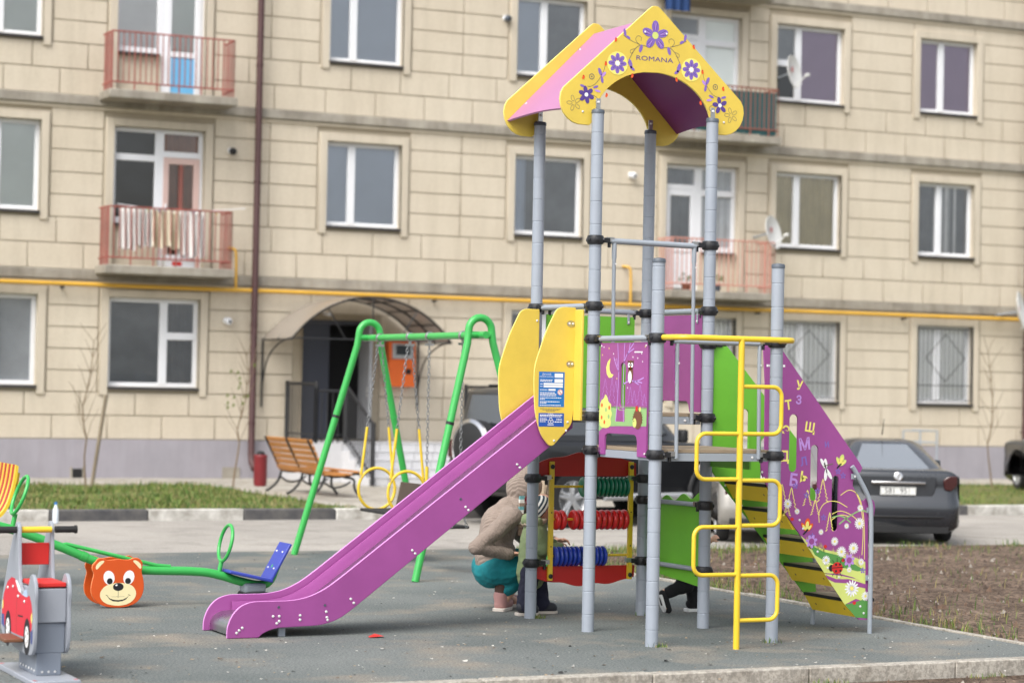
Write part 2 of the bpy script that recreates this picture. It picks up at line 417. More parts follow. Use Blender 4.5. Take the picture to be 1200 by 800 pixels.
# ------------------------------------------------------------------ play tower
tower = thing('play_tower', 'tall playground climbing tower with a yellow gabled roof, purple slide, stairs and grey posts', 'play tower', (7.12, 13.0, 0))
PX, PY = (6.70, 7.55), (12.16, 13.01, 13.86)
HT, HL = 3.345, 2.352
def post(x, y, h):
    b = MB(); pr = [(.0395, 0.)]; z = .14 + random.uniform(-.05, .05)
    while z < h - .04:
        pr += [(.0395, z - .004), (.0375, z - .0022), (.0375, z + .0022), (.0395, z + .004)]; z += .147
    pr += [(.0395, h - .02)]
    b.lathe(pr, M_post, (x, y, 0), n=24)
    o = b.build('post', tower, angle=20)
    c = MB(); c.lathe([(.0425, h - .022), (.0425, h - .004), (.038, h + .003), (.012, h + .008)], M_cap, (x, y, 0), n=24); c.build('cap', o)
    return o
P = {}
for k, (x, y, h) in dict(A=(PX[0], PY[2], HT), B=(PX[0], PY[1], HT), C=(PX[1], PY[2], HT), D=(PX[1], PY[1], HT), E=(PX[0], PY[0], HL), F=(PX[1], PY[0], HL)).items(): P[k] = (x, y, post(x, y, h))
def clamp(k, z, dirs=((0, -1),)):
    x, y, o = P[k]; b = MB()
    b.lathe([(.042, z - .03), (.052, z - .026), (.056, z - .012), (.056, z + .012), (.052, z + .026), (.042, z + .03)], M_clamp, (x, y, 0), n=20)
    for a in range(6):
        t = a * pi / 3 + .3; b.lathe([(.012, .0), (.012, .007), (.006, .009)], M_clamp, (x + .053 * cos(t), y + .053 * sin(t), z), (cos(t), sin(t), 0), 8)
    for dx, dy in dirs:                     # lug with its zinc fork and bolt
        b.box((x + dx * .07, y + dy * .07, z), (.05, .05, .03), M_clamp)
        b.box((x + dx * .105, y + dy * .105, z + .006), (.05 if dx else .034, .05 if dy else .034, .03), M_steel)
        b.lathe([(.011, 0), (.011, .03), (.006, .034)], M_clamp, (x + dx * .1, y + dy * .1, z - .045), n=10)
    b.build('clamp', o)
for k, z, d in (('B', 2.51, ((1, 0),)), ('D', 2.51, ((-1, 0),)), ('B', 2.085, ((0, 1),)), ('D', 2.08, ((0, 1),)), ('A', 2.09, ((0, -1), (1, 0))), ('C', 2.08, ((-1, 0), (0, -1))), ('B', 1.872, ((0, -1),)), ('E', 1.872, ((0, 1), (1, 0))), ('F', 1.862, ((-1, 0),)), ('D', 1.86, ((1, 0),)),
                ('B', 1.378, ((1, 0),)), ('D', 1.378, ((-1, 0),)), ('A', 1.378, ((1, 0),)), ('C', 1.378, ((0, -1),)), ('B', 1.162, ((0, -1),)), ('E', 1.162, ((1, 0),)), ('F', 1.16, ((-1, 0),)), ('D', 1.16, ((0, -1),)),
                ('A', .942, ((1, 0),)), ('C', .94, ((-1, 0),)), ('A', .37, ((1, 0),)), ('C', .375, ((-1, 0), (0, -1))), ('C', .795, ((0, -1),)), ('D', .802, ((0, 1),)), ('D', .375, ((0, 1),))): clamp(k, z, d)

# ---- gabled roof: two printed end boards and two slopes
roof_c = 7.133
right = rounded([(0, 4.075), (.755, 3.425), (.60, 3.262)], [.05, .16, .12], 8)
def gable_outline():
    r = [(.0, 4.062), (.02, 4.06), (.04, 4.046), (.66, 3.484), (.678, 3.45), (.684, 3.405), (.676, 3.36), (.656, 3.318), (.625, 3.284), (.588, 3.262), (.55, 3.252), (.47, 3.25), (.435, 3.285)]
    a = [(.435 * cos(radians(t)), 3.285 + .342 * sin(radians(t))) for t in range(8, 91, 6)]
    R = r + a
    return [(roof_c + u, v) for u, v in R] + [(roof_c - u, v) for u, v in R[::-1][1:-1]]
F_near, F_far = FT(13.065), FT(13.915)
def gable(fr, art):
    b = MB(); b.prism(fr, gable_outline(), .018, M_yel, edge=M_yeld)
    if art:
        o = .0102; c = roof_c
        TPn = lambda px, py: (c + px, py)
        def sprig(sx):
            q = lambda u, v: (c + sx * u, v)
            b.stroke(fr, smooth([q(.05, 3.79), q(.11, 3.80), q(.15, 3.77), q(.19, 3.70), q(.20, 3.66)], 2), .004, M_line, o)
            b.stroke(fr, smooth([q(.12, 3.80), q(.15, 3.83), q(.13, 3.86), q(.10, 3.85), q(.105, 3.825)], 2), .003, M_line, o)
            b.stroke(fr, smooth([q(.11, 3.80), q(.18, 3.82), q(.235, 3.85)], 2), .003, M_line, o)
            b.stroke(fr, smooth([q(.15, 3.77), q(.185, 3.76), q(.18, 3.735), q(.16, 3.745)], 2), .003, M_line, o)
            b.stroke(fr, smooth([q(.36, 3.66), q(.375, 3.60), q(.42, 3.53), q(.46, 3.50), q(.49, 3.50)], 2), .003, M_line, o)
            b.stroke(fr, smooth([q(.47, 3.45), q(.43, 3.44), q(.41, 3.42), q(.43, 3.40)], 2), .003, M_line, o)
            for (u, v, ru, rv, a) in ((.225, 3.87, .010, .026, .2), (.20, 3.84, .009, .018, 1.1), (.105, 3.775, .012, .028, -.3), (.18, 3.67, .013, .032, .3), (.165, 3.64, .010, .02, 1.0), (.40, 3.60, .012, .028, .4), (.375, 3.585, .01, .024, -.8), (.385, 3.55, .01, .022, .2), (.43, 3.50, .008, .02, -1.2), (.415, 3.475, .008, .022, 1.4), (.525, 3.50, .008, .02, 1.3)):
                b.disc(fr, c + sx * u, v, ru, rv, M_lav if (u * 100) % 2 > 1 else M_viol, o + .0003, -sx * a, 10)
            for (u, v) in ((.29, 3.815), (.165, 3.59), (.36, 3.655), (.35, 3.45), (.52, 3.555)):
                b.disc(fr, c + sx * u, v, .009, .014, M_oran, o + .0005, sx * .4, 8); b.disc(fr, c + sx * u, v + .012, .006, .005, M_pred, o + .0008, 0, 8)
            b.flower(fr, c + sx * .275, 3.665, .068, 8, M_viol, o + .001, M_white, .46, pi / 2, M_pyel, .24)
            for i in range(8):
                a = pi / 2 + i * pi / 4; b.stroke(fr, [(c + sx * .275 + cos(a) * .025, 3.665 + sin(a) * .025), (c + sx * .275 + cos(a) * .048, 3.665 + sin(a) * .048)], .003, M_dviol, o + .0016)
            b.flower(fr, c + sx * .497, 3.445, .058, 5 if sx > 0 else 6, M_dviol, o + .001, M_white, .52, pi / 2 + .2, None, .16)
            for i in range(5):
                a = pi / 2 + i * 2 * pi / 5 + .3; b.stroke(fr, [(c + sx * .585 + cos(a) * .032 + .02 * cos(t) * cos(a) - .011 * sin(t) * sin(a), 3.385 + sin(a) * .032 + .02 * cos(t) * sin(a) + .011 * sin(t) * cos(a)) for t in [k * .7 for k in range(9)]], .0028, M_line, o, True)
            b.stroke(fr, arc((c + sx * .46, 3.565), .017, 0, 350, 14), .005, M_line, o, True); b.disc(fr, c + sx * .46, 3.565, .006, .006, M_line, o, 0, 8)
        for sx in (1, -1): sprig(sx)
        b.flower(fr, c, 3.868, .1, 5, M_viol, o + .001, M_lime, .54, pi / 2, None, .14)
        for i in range(5):
            a = pi / 2 + i * 2 * pi / 5
            for da in (-.17, -.06, .06, .17): b.stroke(fr, [(c + cos(a + da * .6) * .04, 3.865 + sin(a + da * .6) * .04), (c + cos(a + da) * .085, 3.865 + sin(a + da) * .085)], .003, M_dviol if abs(da) > .1 else M_lav, o + .0016)
        b.text(fr, 'ROMANA', c - .002, 3.712, .043, M_dviol, o, 0, 1.5)
        for (u, v) in ((-.52, 3.335), (.53, 3.335), (-.075, 3.885), (.085, 3.885)):
            b.lathe([(.008, 0), (.008, .003), (.004, .006)], M_bolt, (c + u, 13.065 - .009, v), (0, -1, 0), 10)
    return b.build('gable_board', tower, .0022)
gable(F_near, True); gable(F_far, False)
M_roof = mat('sky sheen roof sheet', (170, 112, 152), .5, var=.05, spec=.8, vscale=2); M_under = mat('purple roof underside', (130, 54, 124), .5, var=.05, vscale=2)  # pale pink puts sky sheen into the top colour; underside stays purple
for sx in (-1, 1):
    b = MB(); rows = []
    n = 12
    y0, y1 = 13.076, 13.904
    top = (roof_c + sx * .012, 3.985); bot = (roof_c + sx * .655, 3.345)
    d = V((bot[0] - top[0], bot[1] - top[1])); nrm = V((-d.y, d.x)).normalized() * (1 if sx < 0 else -1) * -.006
    for side in (0, 1):
        for j in range(n + 1):
            t = j / n; y = y0 + (y1 - y0) * t; cut = 1 - .03 * sin(pi * t)
            o2 = nrm * (1 if side else -1)
            rows.append([(top[0] + d.x * k * cut + o2.x, y, top[1] + d.y * k * cut + o2.y) for k in (0, .33, .66, 1)])
    f, bk = rows[:n + 1], rows[n + 1:]
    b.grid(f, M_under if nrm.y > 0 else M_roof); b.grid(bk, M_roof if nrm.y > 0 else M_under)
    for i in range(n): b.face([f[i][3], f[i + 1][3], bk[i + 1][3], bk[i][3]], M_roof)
    for (yy, k) in ((13.12, .15), (13.12, .8), (13.86, .2), (13.86, .82)):
        b.lathe([(.009, 0), (.009, .004), (.004, .007)], M_bolt, (top[0] + d.x * k, yy, top[1] + d.y * k + .006), (-sx * .0 + sx * .7, 0, .7), 8)
    bmesh.ops.remove_doubles(b.bm, verts=b.bm.verts, dist=1e-5)
    b.build('roof_slope', tower)
for k, yy in (('A', 13.915), ('B', 13.065), ('C', 13.915), ('D', 13.065)):
    b = MB(); x, y, o = P[k]
    b.bx(x - .016, x + .016, y - .005, y + .001, HT + .006, HT + .075, M_steel); b.bx(x - .02, x + .02, y, yy - .01, HT + .006, HT + .011, M_steel)
    b.lathe([(.009, 0), (.009, .006), (.005, .009)], M_bolt, (x, y - .005, HT + .05), (0, -1, 0), 10)
    b.build('roof_bracket', o, .001)

# ---- decks
for (y0, y1, z) in ((13.03, 13.84, 1.405), (12.18, 12.99, 1.195)):
    b = MB(); b.bx(6.72, 7.53, y0, y1, z - .022, z, M_ply)
    o = b.build('deck', tower, .002)
    f = MB()
    for (xa, xb, ya, yb) in ((6.745, 7.505, y0 - .012, y0 + .02), (6.745, 7.505, y1 - .02, y1 + .012), (6.71, 6.735, y0 + .045, y1 - .045), (7.515, 7.54, y0 + .045, y1 - .045)):
        f.bx(xa, xb, ya, yb, z - .072, z - .024, M_galv)
    f.bx(6.74, 7.51, (y0 + y1) / 2 - .02, (y0 + y1) / 2 + .02, z - .075, z - .026, M_black)
    for xx in (6.775, 6.85, 7.39, 7.475): f.lathe([(.009, 0), (.009, .004), (.004, .006)], M_bolt, (xx, y0 - .012, z - .048), (0, -1, 0), 8)
    f.build('deck_frame', o, .0015)

# ---- rails and bars
def bar(name, pts, r, m, n=12):
    b = MB(); b.tube(pts, r, m, n); return b.build(name, tower)
b = MB(); b.tube([(6.81, 13.01, 2.508), (7.44, 13.01, 2.502)], .019, M_galv, 14)
for x in (6.838, 7.43):
    b.tube([(x, 13.01, 2.50), (x, 13.01, 2.40), (x, 13.01, 2.385), (x, 13.0, 1.41), (x, 13.0, 1.335)], [.016, .016, .0125, .0125, .0125], M_galv, 10)
    b.lathe([(.006, 0), (.006, .003), (.003, .004)], M_bolt, (x, 12.986, 2.36), (0, -1, 0), 8)
b.build('guard_rail', tower)
bar('guard_rail', [(6.70, 13.12, 2.087), (6.70, 13.75, 2.09)], .019, M_galv, 14)
bar('guard_rail', [(6.81, 13.86, 2.088), (7.44, 13.86, 2.083)], .019, M_galv, 14)
bar('guard_rail', [(7.55, 13.75, 2.083), (7.55, 13.12, 2.082)], .019, M_galv, 14)
bar('guard_rail', [(6.70, 12.9, 1.873), (6.70, 12.27, 1.873)], .019, M_galv, 14)
b = MB(); b.tube([(6.81, 12.16, 1.855), (7.44, 12.16, 1.855)], .016, M_galv, 14)
for x in (6.84, 7.425): b.tube([(x, 12.16, 1.85), (x, 12.16, 1.76), (x, 12.15, 1.2), (x, 12.15, 1.14)], .0125, M_galv, 10); b.lathe([(.006, 0), (.006, .003), (.003, .004)], M_bolt, (x, 12.137, 1.72), (0, -1, 0), 8)
b.build('guard_rail', tower)

# ---- printed panel with night scene (faces the slide side)
fo = FS(6.705)
b = MB()
out = [(12.275, 1.14), (12.395, 1.14), (12.395, 1.235), (12.405, 1.262), (12.43, 1.275), (12.79, 1.275), (12.82, 1.262), (12.83, 1.235), (12.83, 1.14), (12.905, 1.14), (12.905, 1.848), (12.275, 1.848)]
sl = slot(12.560, 12.634, 1.435, 1.722)
b.prism(fo, out, .014, M_pur, [sl])
o = .0076
X = lambda u: 12.905 - u * .63        # u: 0 left .. 1 right as seen from outside
Z = lambda v: 1.14 + v * .708
def pp(u, v): return (X(u), Z(v))
b.decal(fo, [pp(0, .205), pp(.12, .25), pp(.4, .26), pp(1, .27), pp(1, .43), pp(.9, .42), pp(.75, .435), pp(.62, .43), pp(.555, .428), pp(.555, .405), pp(.43, .405), pp(.43, .428), pp(.3, .43), pp(0, .42)], M_pgrn, o)
for i in range(60):                                                # grass fringe
    u = i / 60; b.decal(fo, [pp(u, .42), pp(u + .012, .42), pp(u + .01 + random.uniform(-.008, .008), .435 + random.uniform(0, .012))], M_pgrn, o)
b.decal(fo, [pp(.36, .30), pp(.55, .30), pp(.545, .40), pp(.43, .40), pp(.385, .42)], M_pur, o + .0004)   # trunk over the meadow
for l in ([(.36, .3), (.395, .5), (.41, .75), (.375, .995)], [(.53, .3), (.505, .5), (.51, .72), (.525, .995)], [(.41, .74), (.33, .82), (.3, .87)], [(.38, .79), (.36, .86)], [(.51, .82), (.6, .92), (.72, .995)], [(.58, .9), (.72, .945)], [(.62, .94), (.64, .995)], [(.5, .63), (.64, .665), (.78, .655), (.93, .69)], [(.72, .66), (.83, .63)], [(.78, .66), (.9, .645)]):
    b.stroke(fo, smooth([pp(*q) for q in l], 2), .008, M_lav, o + .0008)
def outline_tree(u, v0, v1, wd):
    L, n = [], 5
    for i in range(n): L += [(u - wd * (1 - i / n) * .5 * (1 + .2 * (i % 2)), v0 + (v1 - v0) * i / n), (u - wd * (1 - i / n) * .25, v0 + (v1 - v0) * (i + .6) / n)]
    Rr = [(2 * u - q[0], q[1]) for q in L][::-1]
    b.stroke(fo, [pp(*q) for q in L + [(u, v1)] + Rr], .0035, M_lav, o + .0004)
for t in ((.12, .44, .68, .2), (.27, .46, .7, .13), (.35, .56, .66, .08), (.66, .46, .61, .12), (.74, .47, .58, .1), (.86, .45, .63, .15), (.95, .45, .55, .1)): outline_tree(*t)
mo = arc((X(.2), Z(.79)), .052, 60, 300, 18); mi2 = [(X(.235) + .048 * cos(radians(a)), Z(.795) + .05 * sin(radians(a))) for a in range(292, 67, -16)]
b.decal(fo, [(2 * X(.2) - p[0], p[1]) for p in arc((X(.2), Z(.79)), .054, -120, 120, 18)] and [pp(.225, .86), pp(.17, .83), pp(.135, .78), pp(.15, .72), pp(.2, .685), pp(.26, .69), pp(.3, .715), pp(.245, .72), pp(.21, .755), pp(.205, .80)], M_pyel, o + .0006)
for (u, v) in ((.08, .96), (.05, .89), (.19, .95), (.29, .9), (.37, .68), (.8, .86), (.88, .9), (.9, .83), (.6, .6), (.95, .96), (.32, .845), (.7, .87)):
    b.disc(fo, X(u), Z(v), .0055, .0055, M_white if (u * 100) % 2 < 1 else M_pyel, o + .0006, 0, 6)
bc = [(.03, .24), (.2, .235), (.27, .27), (.25, .33), (.29, .36), (.25, .41), (.27, .45), (.2, .47), (.18, .51), (.13, .545), (.1, .5), (.03, .48), (.005, .4), (.0, .3)]
b.decal(fo, [pp(*q) for q in smooth(bc, 1, True)], M_lime, o + .001)
for (u, v) in ((.06, .44), (.15, .40), (.21, .34), (.06, .33), (.22, .42), (.12, .29)): b.disc(fo, X(u), Z(v), .012, .014, M_oran if (u * 100) % 2 < 1 else M_pgrn, o + .0014, 0, 8)
# owl on its branch
b.disc(fo, X(.655), Z(.72), .034, .058, M_pbrn, o + .001); b.disc(fo, X(.645), Z(.695), .024, .038, M_white, o + .0014)
b.disc(fo, X(.655), Z(.80), .036, .03, M_pbrn, o + .001); b.decal(fo, [pp(.595, .845), pp(.595, .80), pp(.64, .825)], M_pbrn, o + .001); b.decal(fo, [pp(.715, .845), pp(.67, .825), pp(.715, .80)], M_pbrn, o + .001)
for du in (-.03, .03): b.disc(fo, X(.655 + du), Z(.80), .015, .016, M_white, o + .0018, 0, 12); b.disc(fo, X(.655 + du * .8), Z(.80), .006, .007, M_pblk, o + .0022, 0, 8)
b.decal(fo, [pp(.645, .785), pp(.668, .785), pp(.655, .765)], M_oran, o + .0024)
# hedgehog with an apple
b.disc(fo, X(.82), Z(.325), .058, .06, M_pbrn, o + .001, 0, 14)
for i in range(16):
    a = radians(-30 + i * 15); b.decal(fo, [(X(.82) + .055 * cos(a - .12), Z(.325) + .057 * sin(a - .12)), (X(.82) + .055 * cos(a + .12), Z(.325) + .057 * sin(a + .12)), (X(.82) + .07 * cos(a), Z(.325) + .072 * sin(a))], M_pbrn, o + .001)
b.disc(fo, X(.76), Z(.295), .026, .03, M_lime, o + .0014, 0, 10); b.disc(fo, X(.745), Z(.31), .005, .005, M_pblk, o + .0018, 0, 6)
b.disc(fo, X(.8), Z(.42), .018, .018, M_pred, o + .0014, 0, 10); b.disc(fo, X(.865), Z(.415), .012, .016, M_pyel, o + .0014, .3, 8)
for i in range(7): b.bx(6.6968, 6.6974, X(.74 + i * .0245) - .0055, X(.74 + i * .0245) + .0055, Z(.908), Z(.92), M_white)
for (u, v) in ((.03, .03), (.97, .03), (.03, .97), (.97, .97)): b.lathe([(.007, 0), (.007, .003), (.003, .005)], M_bolt, (6.698, X(u), Z(v)), (-1, 0, 0), 8)
b.build('picture_panel', tower, .0015, 'purple panel printed with an owl, a moon and a hedgehog at night')

# ---- plain panels of the upper deck
b = MB(); b.prism(FT(13.86), [(6.775, 1.42), (7.452, 1.42), (7.452, 2.05), (6.775, 2.05)], .014, M_grn)
for x in (6.83, 7.40): b.bx(x - .009, x + .009, 13.845, 13.851, 2.0, 2.075, M_galv); b.lathe([(.008, 0), (.008, .004)], M_bolt, (x, 13.845, 2.015), (0, -1, 0), 8)
b.build('side_panel', tower, .002, 'plain green panel behind the deck')
b = MB(); b.prism(FS(7.55), [(13.085, 1.412), (13.235, 1.412), (13.25, 1.465), (13.275, 1.483), (13.6, 1.483), (13.63, 1.465), (13.645, 1.412), (13.785, 1.412), (13.785, 2.058), (13.085, 2.058)], .014, M_pur, [slot(13.395, 13.45, 1.60, 1.84)])
for y in (13.14, 13.73): b.bx(7.535, 7.541, y - .009, y + .009, 2.0, 2.07, M_galv); b.lathe([(.008, 0), (.008, .004)], M_bolt, (7.535, y, 2.015), (-1, 0, 0), 8)
b.build('side_panel', tower, .002, 'plain purple panel beside the deck')
ol = [(13.045, .255), (13.825, .315), (13.825, .79)]
nn = 36
for i in range(nn + 1):
    t = i / nn; ol.append((13.825 - .78 * t, .80 + .07 * t + .02 * sin(t * 3.4 * 2 * pi + 1.0)))
b = MB(); b.prism(FS(7.578), ol, .014, M_grn, edge=mat('green panel edge', (170, 220, 130), .4))
b.build('side_panel', tower, .0015, 'low green panel with a wavy top edge')
bar('panel_rail', [(7.55, 13.75, .795), (7.55, 13.12, .802)], .016, M_galv)
bar('panel_rail', [(7.55, 13.75, .373), (7.55, 13.12, .376)], .016, M_galv)

# ---- slide
top = [(6.655, 1.541), (5.08, .365), (4.97, .288), (4.86, .24), (4.75, .222), (4.5, .222), (4.425, .197), (4.372, .14), (4.345, .065), (4.345, 0.002)]
low = [(4.548, 0.002), (4.565, .022), (4.60, .04), (4.66, .058), (4.955, .067), (5.07, .103), (5.16, .166), (6.655, 1.298)]
so_ = rounded(top + low, [0, .12, .12, .12, .12, .1, .08, .08, .08, 0, .02, .03, .04, .06, .1, .1, .1, 0], 4)
M_pure = mat('purple panel edge', (206, 140, 204), .4, var=.05)
def slide_side(y, near):
    b = MB(); b.prism(FT(y), so_, .02, M_pur, edge=M_pure)
    if near:
        for (x, z) in ((4.42, .05), (4.44, .065), (4.405, .035), (4.66, .087), (4.675, .13), (4.675, .10), (4.635, .13), (4.81, .105), (4.81, .132), (4.98, .15), (4.985, .115), (4.99, .1), (5.14, .225), (5.16, .20), (5.545, .52), (5.565, .50), (5.905, .79), (5.925, .77), (6.26, 1.06), (6.28, 1.04), (6.53, 1.29), (6.545, 1.27)):
            b.lathe([(.0085, 0), (.0085, .003), (.004, .006)], M_bolt, (x, y - .01, z), (0, -1, 0), 10)
        for (x, z) in ((4.67, .185), (4.97, .19), (5.87, .84)): b.lathe([(.008, 0), (.008, .003)], M_cap, (x, y - .01, z), (0, -1, 0), 8)
    return b.build('slide_side', tower, .0035)
s1 = slide_side(13.20, True); s2 = slide_side(13.67, False)
bed = smooth([(6.70, 1.41), (6.62, 1.40), (5.12, .25), (4.95, .155), (4.8, .135), (4.50, .13), (4.42, .11), (4.385, .06), (4.385, .012)], 2)
b = MB(); b.grid([[(p[0], 13.21, p[1]), (p[0], 13.66, p[1])] for p in bed], M_steel)
b.build('slide_bed', tower, 0)
b = MB()
lip = [(u, v) for u, v in ((6.655, 1.49), (5.1, .325), (4.97, .24), (4.86, .195), (4.74, .18), (4.52, .18))]
for yy, s in ((13.655, -1), (13.215, 1)):
    b.grid([[(p[0], yy, p[1]), (p[0], yy + s * .012, p[1]), (p[0], yy + s * .02, p[1] - .03), (p[0], yy + s * .02, p[1] - .09)] for p in smooth(lip, 2)], M_pur)
b.build('slide_liner', tower)
for yf in (13.24, 13.60): b = MB(); b.bx(4.69, 4.735, yf, yf + .025, 0, .075, M_galv); b.build('slide_foot', tower, .002)

# ---- yellow slide guards with the blue notice
go = rounded([(6.505, 2.06), (6.545, 2.078), (6.645, 2.076), (6.645, 1.46), (6.632, 1.323), (6.50, 1.182), (6.47, 1.182), (6.41, 1.25), (6.366, 1.39), (6.353, 1.60), (6.358, 1.70), (6.43, 1.91)], [.04, .02, 0, .03, .03, .02, .02, .05, .06, .06, .06, .05], 4)
def guard(y, notice, ystrip):
    fr = FT(y); b = MB(); b.prism(fr, go, .014, M_yel, edge=M_yeld)
    y0, y1 = ystrip
    b.bx(6.638, 6.654, y0, y1, 1.347, 2.062, M_yel)
    if notice:
        for z in (1.97, 1.71):
            b.disc(fr, 6.612, z, .03, .022, M_steel, .009, 0, 14)
            for dx in (-.012, .012): b.lathe([(.008, 0), (.008, .004), (.003, .006)], M_bolt, (6.612 + dx, y - .009, z), (0, -1, 0), 8)
        for (x, z) in ((6.59, 1.28), (6.505, 1.215), (6.60, 1.335)): b.lathe([(.008, 0), (.008, .004), (.003, .006)], M_bolt, (x, y - .007, z), (0, -1, 0), 8)
    else:
        b.lathe([(.008, 0), (.008, .004), (.003, .006)], M_bolt, (6.628, y - .007, 2.0), (0, -1, 0), 8)
    o = b.build('slide_guard', tower, .0025)
    if notice:
        k = MB(); f = FT(y - .0072)
        def rect(x0, x1, z0, z1, m, d): k.decal(f, [(x0, z0), (x1, z0), (x1, z1), (x0, z1)], m, d)
        x0, x1, z0, z1 = 6.388, 6.572, 1.432, 1.657
        rect(x0, x1, z0, z1, M_blue, .0006)
        k.text(f, 'Детский', x0 + .055, z1 - .016, .016, M_white, .001); k.text(f, 'игровой комплекс', x0 + .055, z1 - .031, .0115, M_white, .001)
        rect(x0 + .112, x1 - .012, z1 - .036, z1 - .010, M_white, .001); rect(x0 + .112, x1 - .012, z1 - .068, z1 - .046, M_white, .001)
        rect(x0 + .034, x1 - .012, z1 - .085, z1 - .072, M_white, .001); rect(x0 + .034, x1 - .012, z1 - .1, z1 - .088, M_white, .001); rect(x0 + .07, x0 + .12, z1 - .121, z1 - .11, M_white, .001)
        def dashes(xa, xb, z, h, m, seed):                        # rows of small unreadable print
            r = random.Random(seed); x = xa
            while x < xb - .004:
                wd = r.uniform(.006, .018); wd = min(wd, xb - x); rect(x, x + wd, z - h / 2, z + h / 2, m, .001); x += wd + .0025
        for j, (xa, xb, dz) in enumerate(((.01, .10, .052), (.01, .10, .061), (.01, .03, .079), (.01, .026, .094), (.01, .066, .116), (.01, .12, .134), (.01, .128, .144), (.01, .125, .153), (.01, .168, .167), (.01, .05, .177), (.01, .15, .192), (.01, .06, .201), (.01, .16, .215))):
            dashes(x0 + xa, x0 + xb, z1 - dz, .0045, M_white, j)
        k.disc(f, x1 - .03, z1 - .13, .019, .019, M_white, .001); k.stroke(f, arc((x1 - .03, z1 - .13), .016, 0, 360, 20), .003, M_pred, .0014, True); k.stroke(f, [(x1 - .04, z1 - .118), (x1 - .02, z1 - .142)], .003, M_pred, .0014)
        k.stroke(f, [(x1 - .03, z1 - .122), (x1 - .033, z1 - .134), (x1 - .028, z1 - .14)], .003, M_line, .0012)
        for j, (xa, xb, dz) in enumerate(((.012, .165, .012), (.03, .15, .02), (.055, .12, .027))): dashes(x0 + xa, x0 + xb, z0 - dz, .003, M_line, 40 + j)
        y0_, y1_ = 1.305, 1.392
        rect(x0 + .003, x1 + .001, y0_, y1_, M_dblue, .0006)
        for j, (xa, xb, dz, h) in enumerate(((.07, .11, .004, .003), (.012, .172, .013, .0065), (.012, .165, .022, .004), (.012, .062, .036, .004), (.012, .066, .044, .004), (.012, .06, .055, .004), (.13, .17, .036, .003), (.13, .172, .043, .003), (.118, .172, .056, .0055))): dashes(x0 + xa, x0 + xb, y1_ - dz, h, M_white, 60 + j)
        cx, cz = x0 + .09, y1_ - .05
        for a in (90, 210, 330):
            q = (cx + .010 * cos(radians(a)), cz + .010 * sin(radians(a))); k.stroke(f, arc(q, .010, 0, 360, 16), .0035, M_white, .001, True)
        rect(cx - .022, cx + .022, cz - .027, cz - .022, M_white, .001)
        k.build('notice', o, 0, 'blue and white notice on the yellow slide guard')
    return o
guard(13.165, True, (13.055, 13.158)); guard(13.705, False, (13.712, 13.81))

# ---- abacus
def wavy(s, z0, z1, zp):
    L = [(6.742, z0), (6.742, z1 - .012 * 0)]
    n = 30
    for i in range(n + 1):
        t = i / n; e = sin(pi * t); L.append((6.745 + .747 * t, z1 + s * ((zp) * (e ** .8) + .010 * sin(t * 6 * pi) * e)))
    L.append((7.495, z0))
    return L
b = MB(); b.prism(FT(13.875), wavy(1, .955, 1.045, .065), .014, M_red); top_ = b.build('abacus_board', tower, .0015)
b = MB(); b.prism(FT(13.875), [(u, v) for u, v in wavy(-1, .345, .265, .05)], .014, M_red); b.build('abacus_board', tower, .0015)
for x in (6.838, 7.447):
    b = MB(); b.bx(x - .017, x + .017, 13.845, 13.866, .25, 1.055, M_ytube)
    for z in (.28, 1.02): b.lathe([(.016, 0), (.016, .008), (.008, .012)], M_clamp, (x, 13.845, z), (0, -1, 0), 10)
    for z in (.43, .66, .895): b.lathe([(.005, 0), (.005, .003)], M_clamp, (x, 13.845, z + .05), (0, -1, 0), 8)
    b.build('abacus_upright', tower, .002)
for z, m, spans in ((.885, mat('dark green ring', (14, 116, 84), .28, var=.05, coat=.3), ((7.075, 7.428, 11),)), (.662, mat('red ring', (222, 36, 36), .28, var=.05, coat=.3), ((6.862, 6.948, 2), (7.0, 7.428, 10))), (.415, mat('blue ring', (34, 60, 160), .28, var=.05, coat=.3), ((6.862, 7.06, 6), (7.07, 7.262, 6)))):
    b = MB(); b.tube([(6.838, 13.875, z), (7.447, 13.875, z)], .009, M_ytube, 10); r_ = b.build('abacus_rod', tower)
    for x0, x1, n in spans:
        st = (x1 - x0) / n
        for i in range(n):
            w2 = st * .48; c = x0 + st * (i + .5); k = MB()
            k.lathe([(.012, -w2 * .5), (.03, -w2 * .8), (.056, -w2 * .9), (.066, -w2 * .55), (.0695, 0), (.066, w2 * .55), (.056, w2 * .9), (.03, w2 * .8), (.012, w2 * .5)], m, (c, 13.875 + random.uniform(-.002, .002), z - .004), (1, 0, random.uniform(-.03, .03)), 20)
            k.build('ring', r_)

# ---- yellow snake pole
b = MB()
zt = 1.875
b.tube([(6.71, 12.10, zt)] + [(6.715 + .085 * (1 - cos(a)), 11.985 - .085 * sin(a), zt) for a in [i * pi / 12 for i in range(7)]] + [(7.45 + .085 * sin(a), 11.9 + .085 * (1 - cos(a)), zt) for a in [i * pi / 12 for i in range(7)]] + [(7.537, 12.10, zt)], .018, M_ytube, 14)
b.tube([(7.14, 11.9, zt), (7.14, 11.9, 0)], .0195, M_ytube, 14)
def rung(x1, za, zb):
    s = 1 if x1 > 7.14 else -1; r = .06; P_ = [(7.14, za)]
    P_ += [(x1 - s * r + s * r * sin(a), za - r + r * cos(a)) for a in [i * pi / 12 for i in range(7)]]
    P_ += [(x1 - s * r + s * r * cos(a), zb + r - r * sin(a)) for a in [i * pi / 12 for i in range(7)]] + [(7.14, zb)]
    b.tube([(p[0], 11.9, p[1]) for p in P_], .0135, M_ytube, 10)
rung(7.43, 1.587, 1.30); rung(6.84, 1.30, 1.025); rung(7.432, 1.018, .745); rung(6.832, .738, .45); rung(7.425, .443, .172)
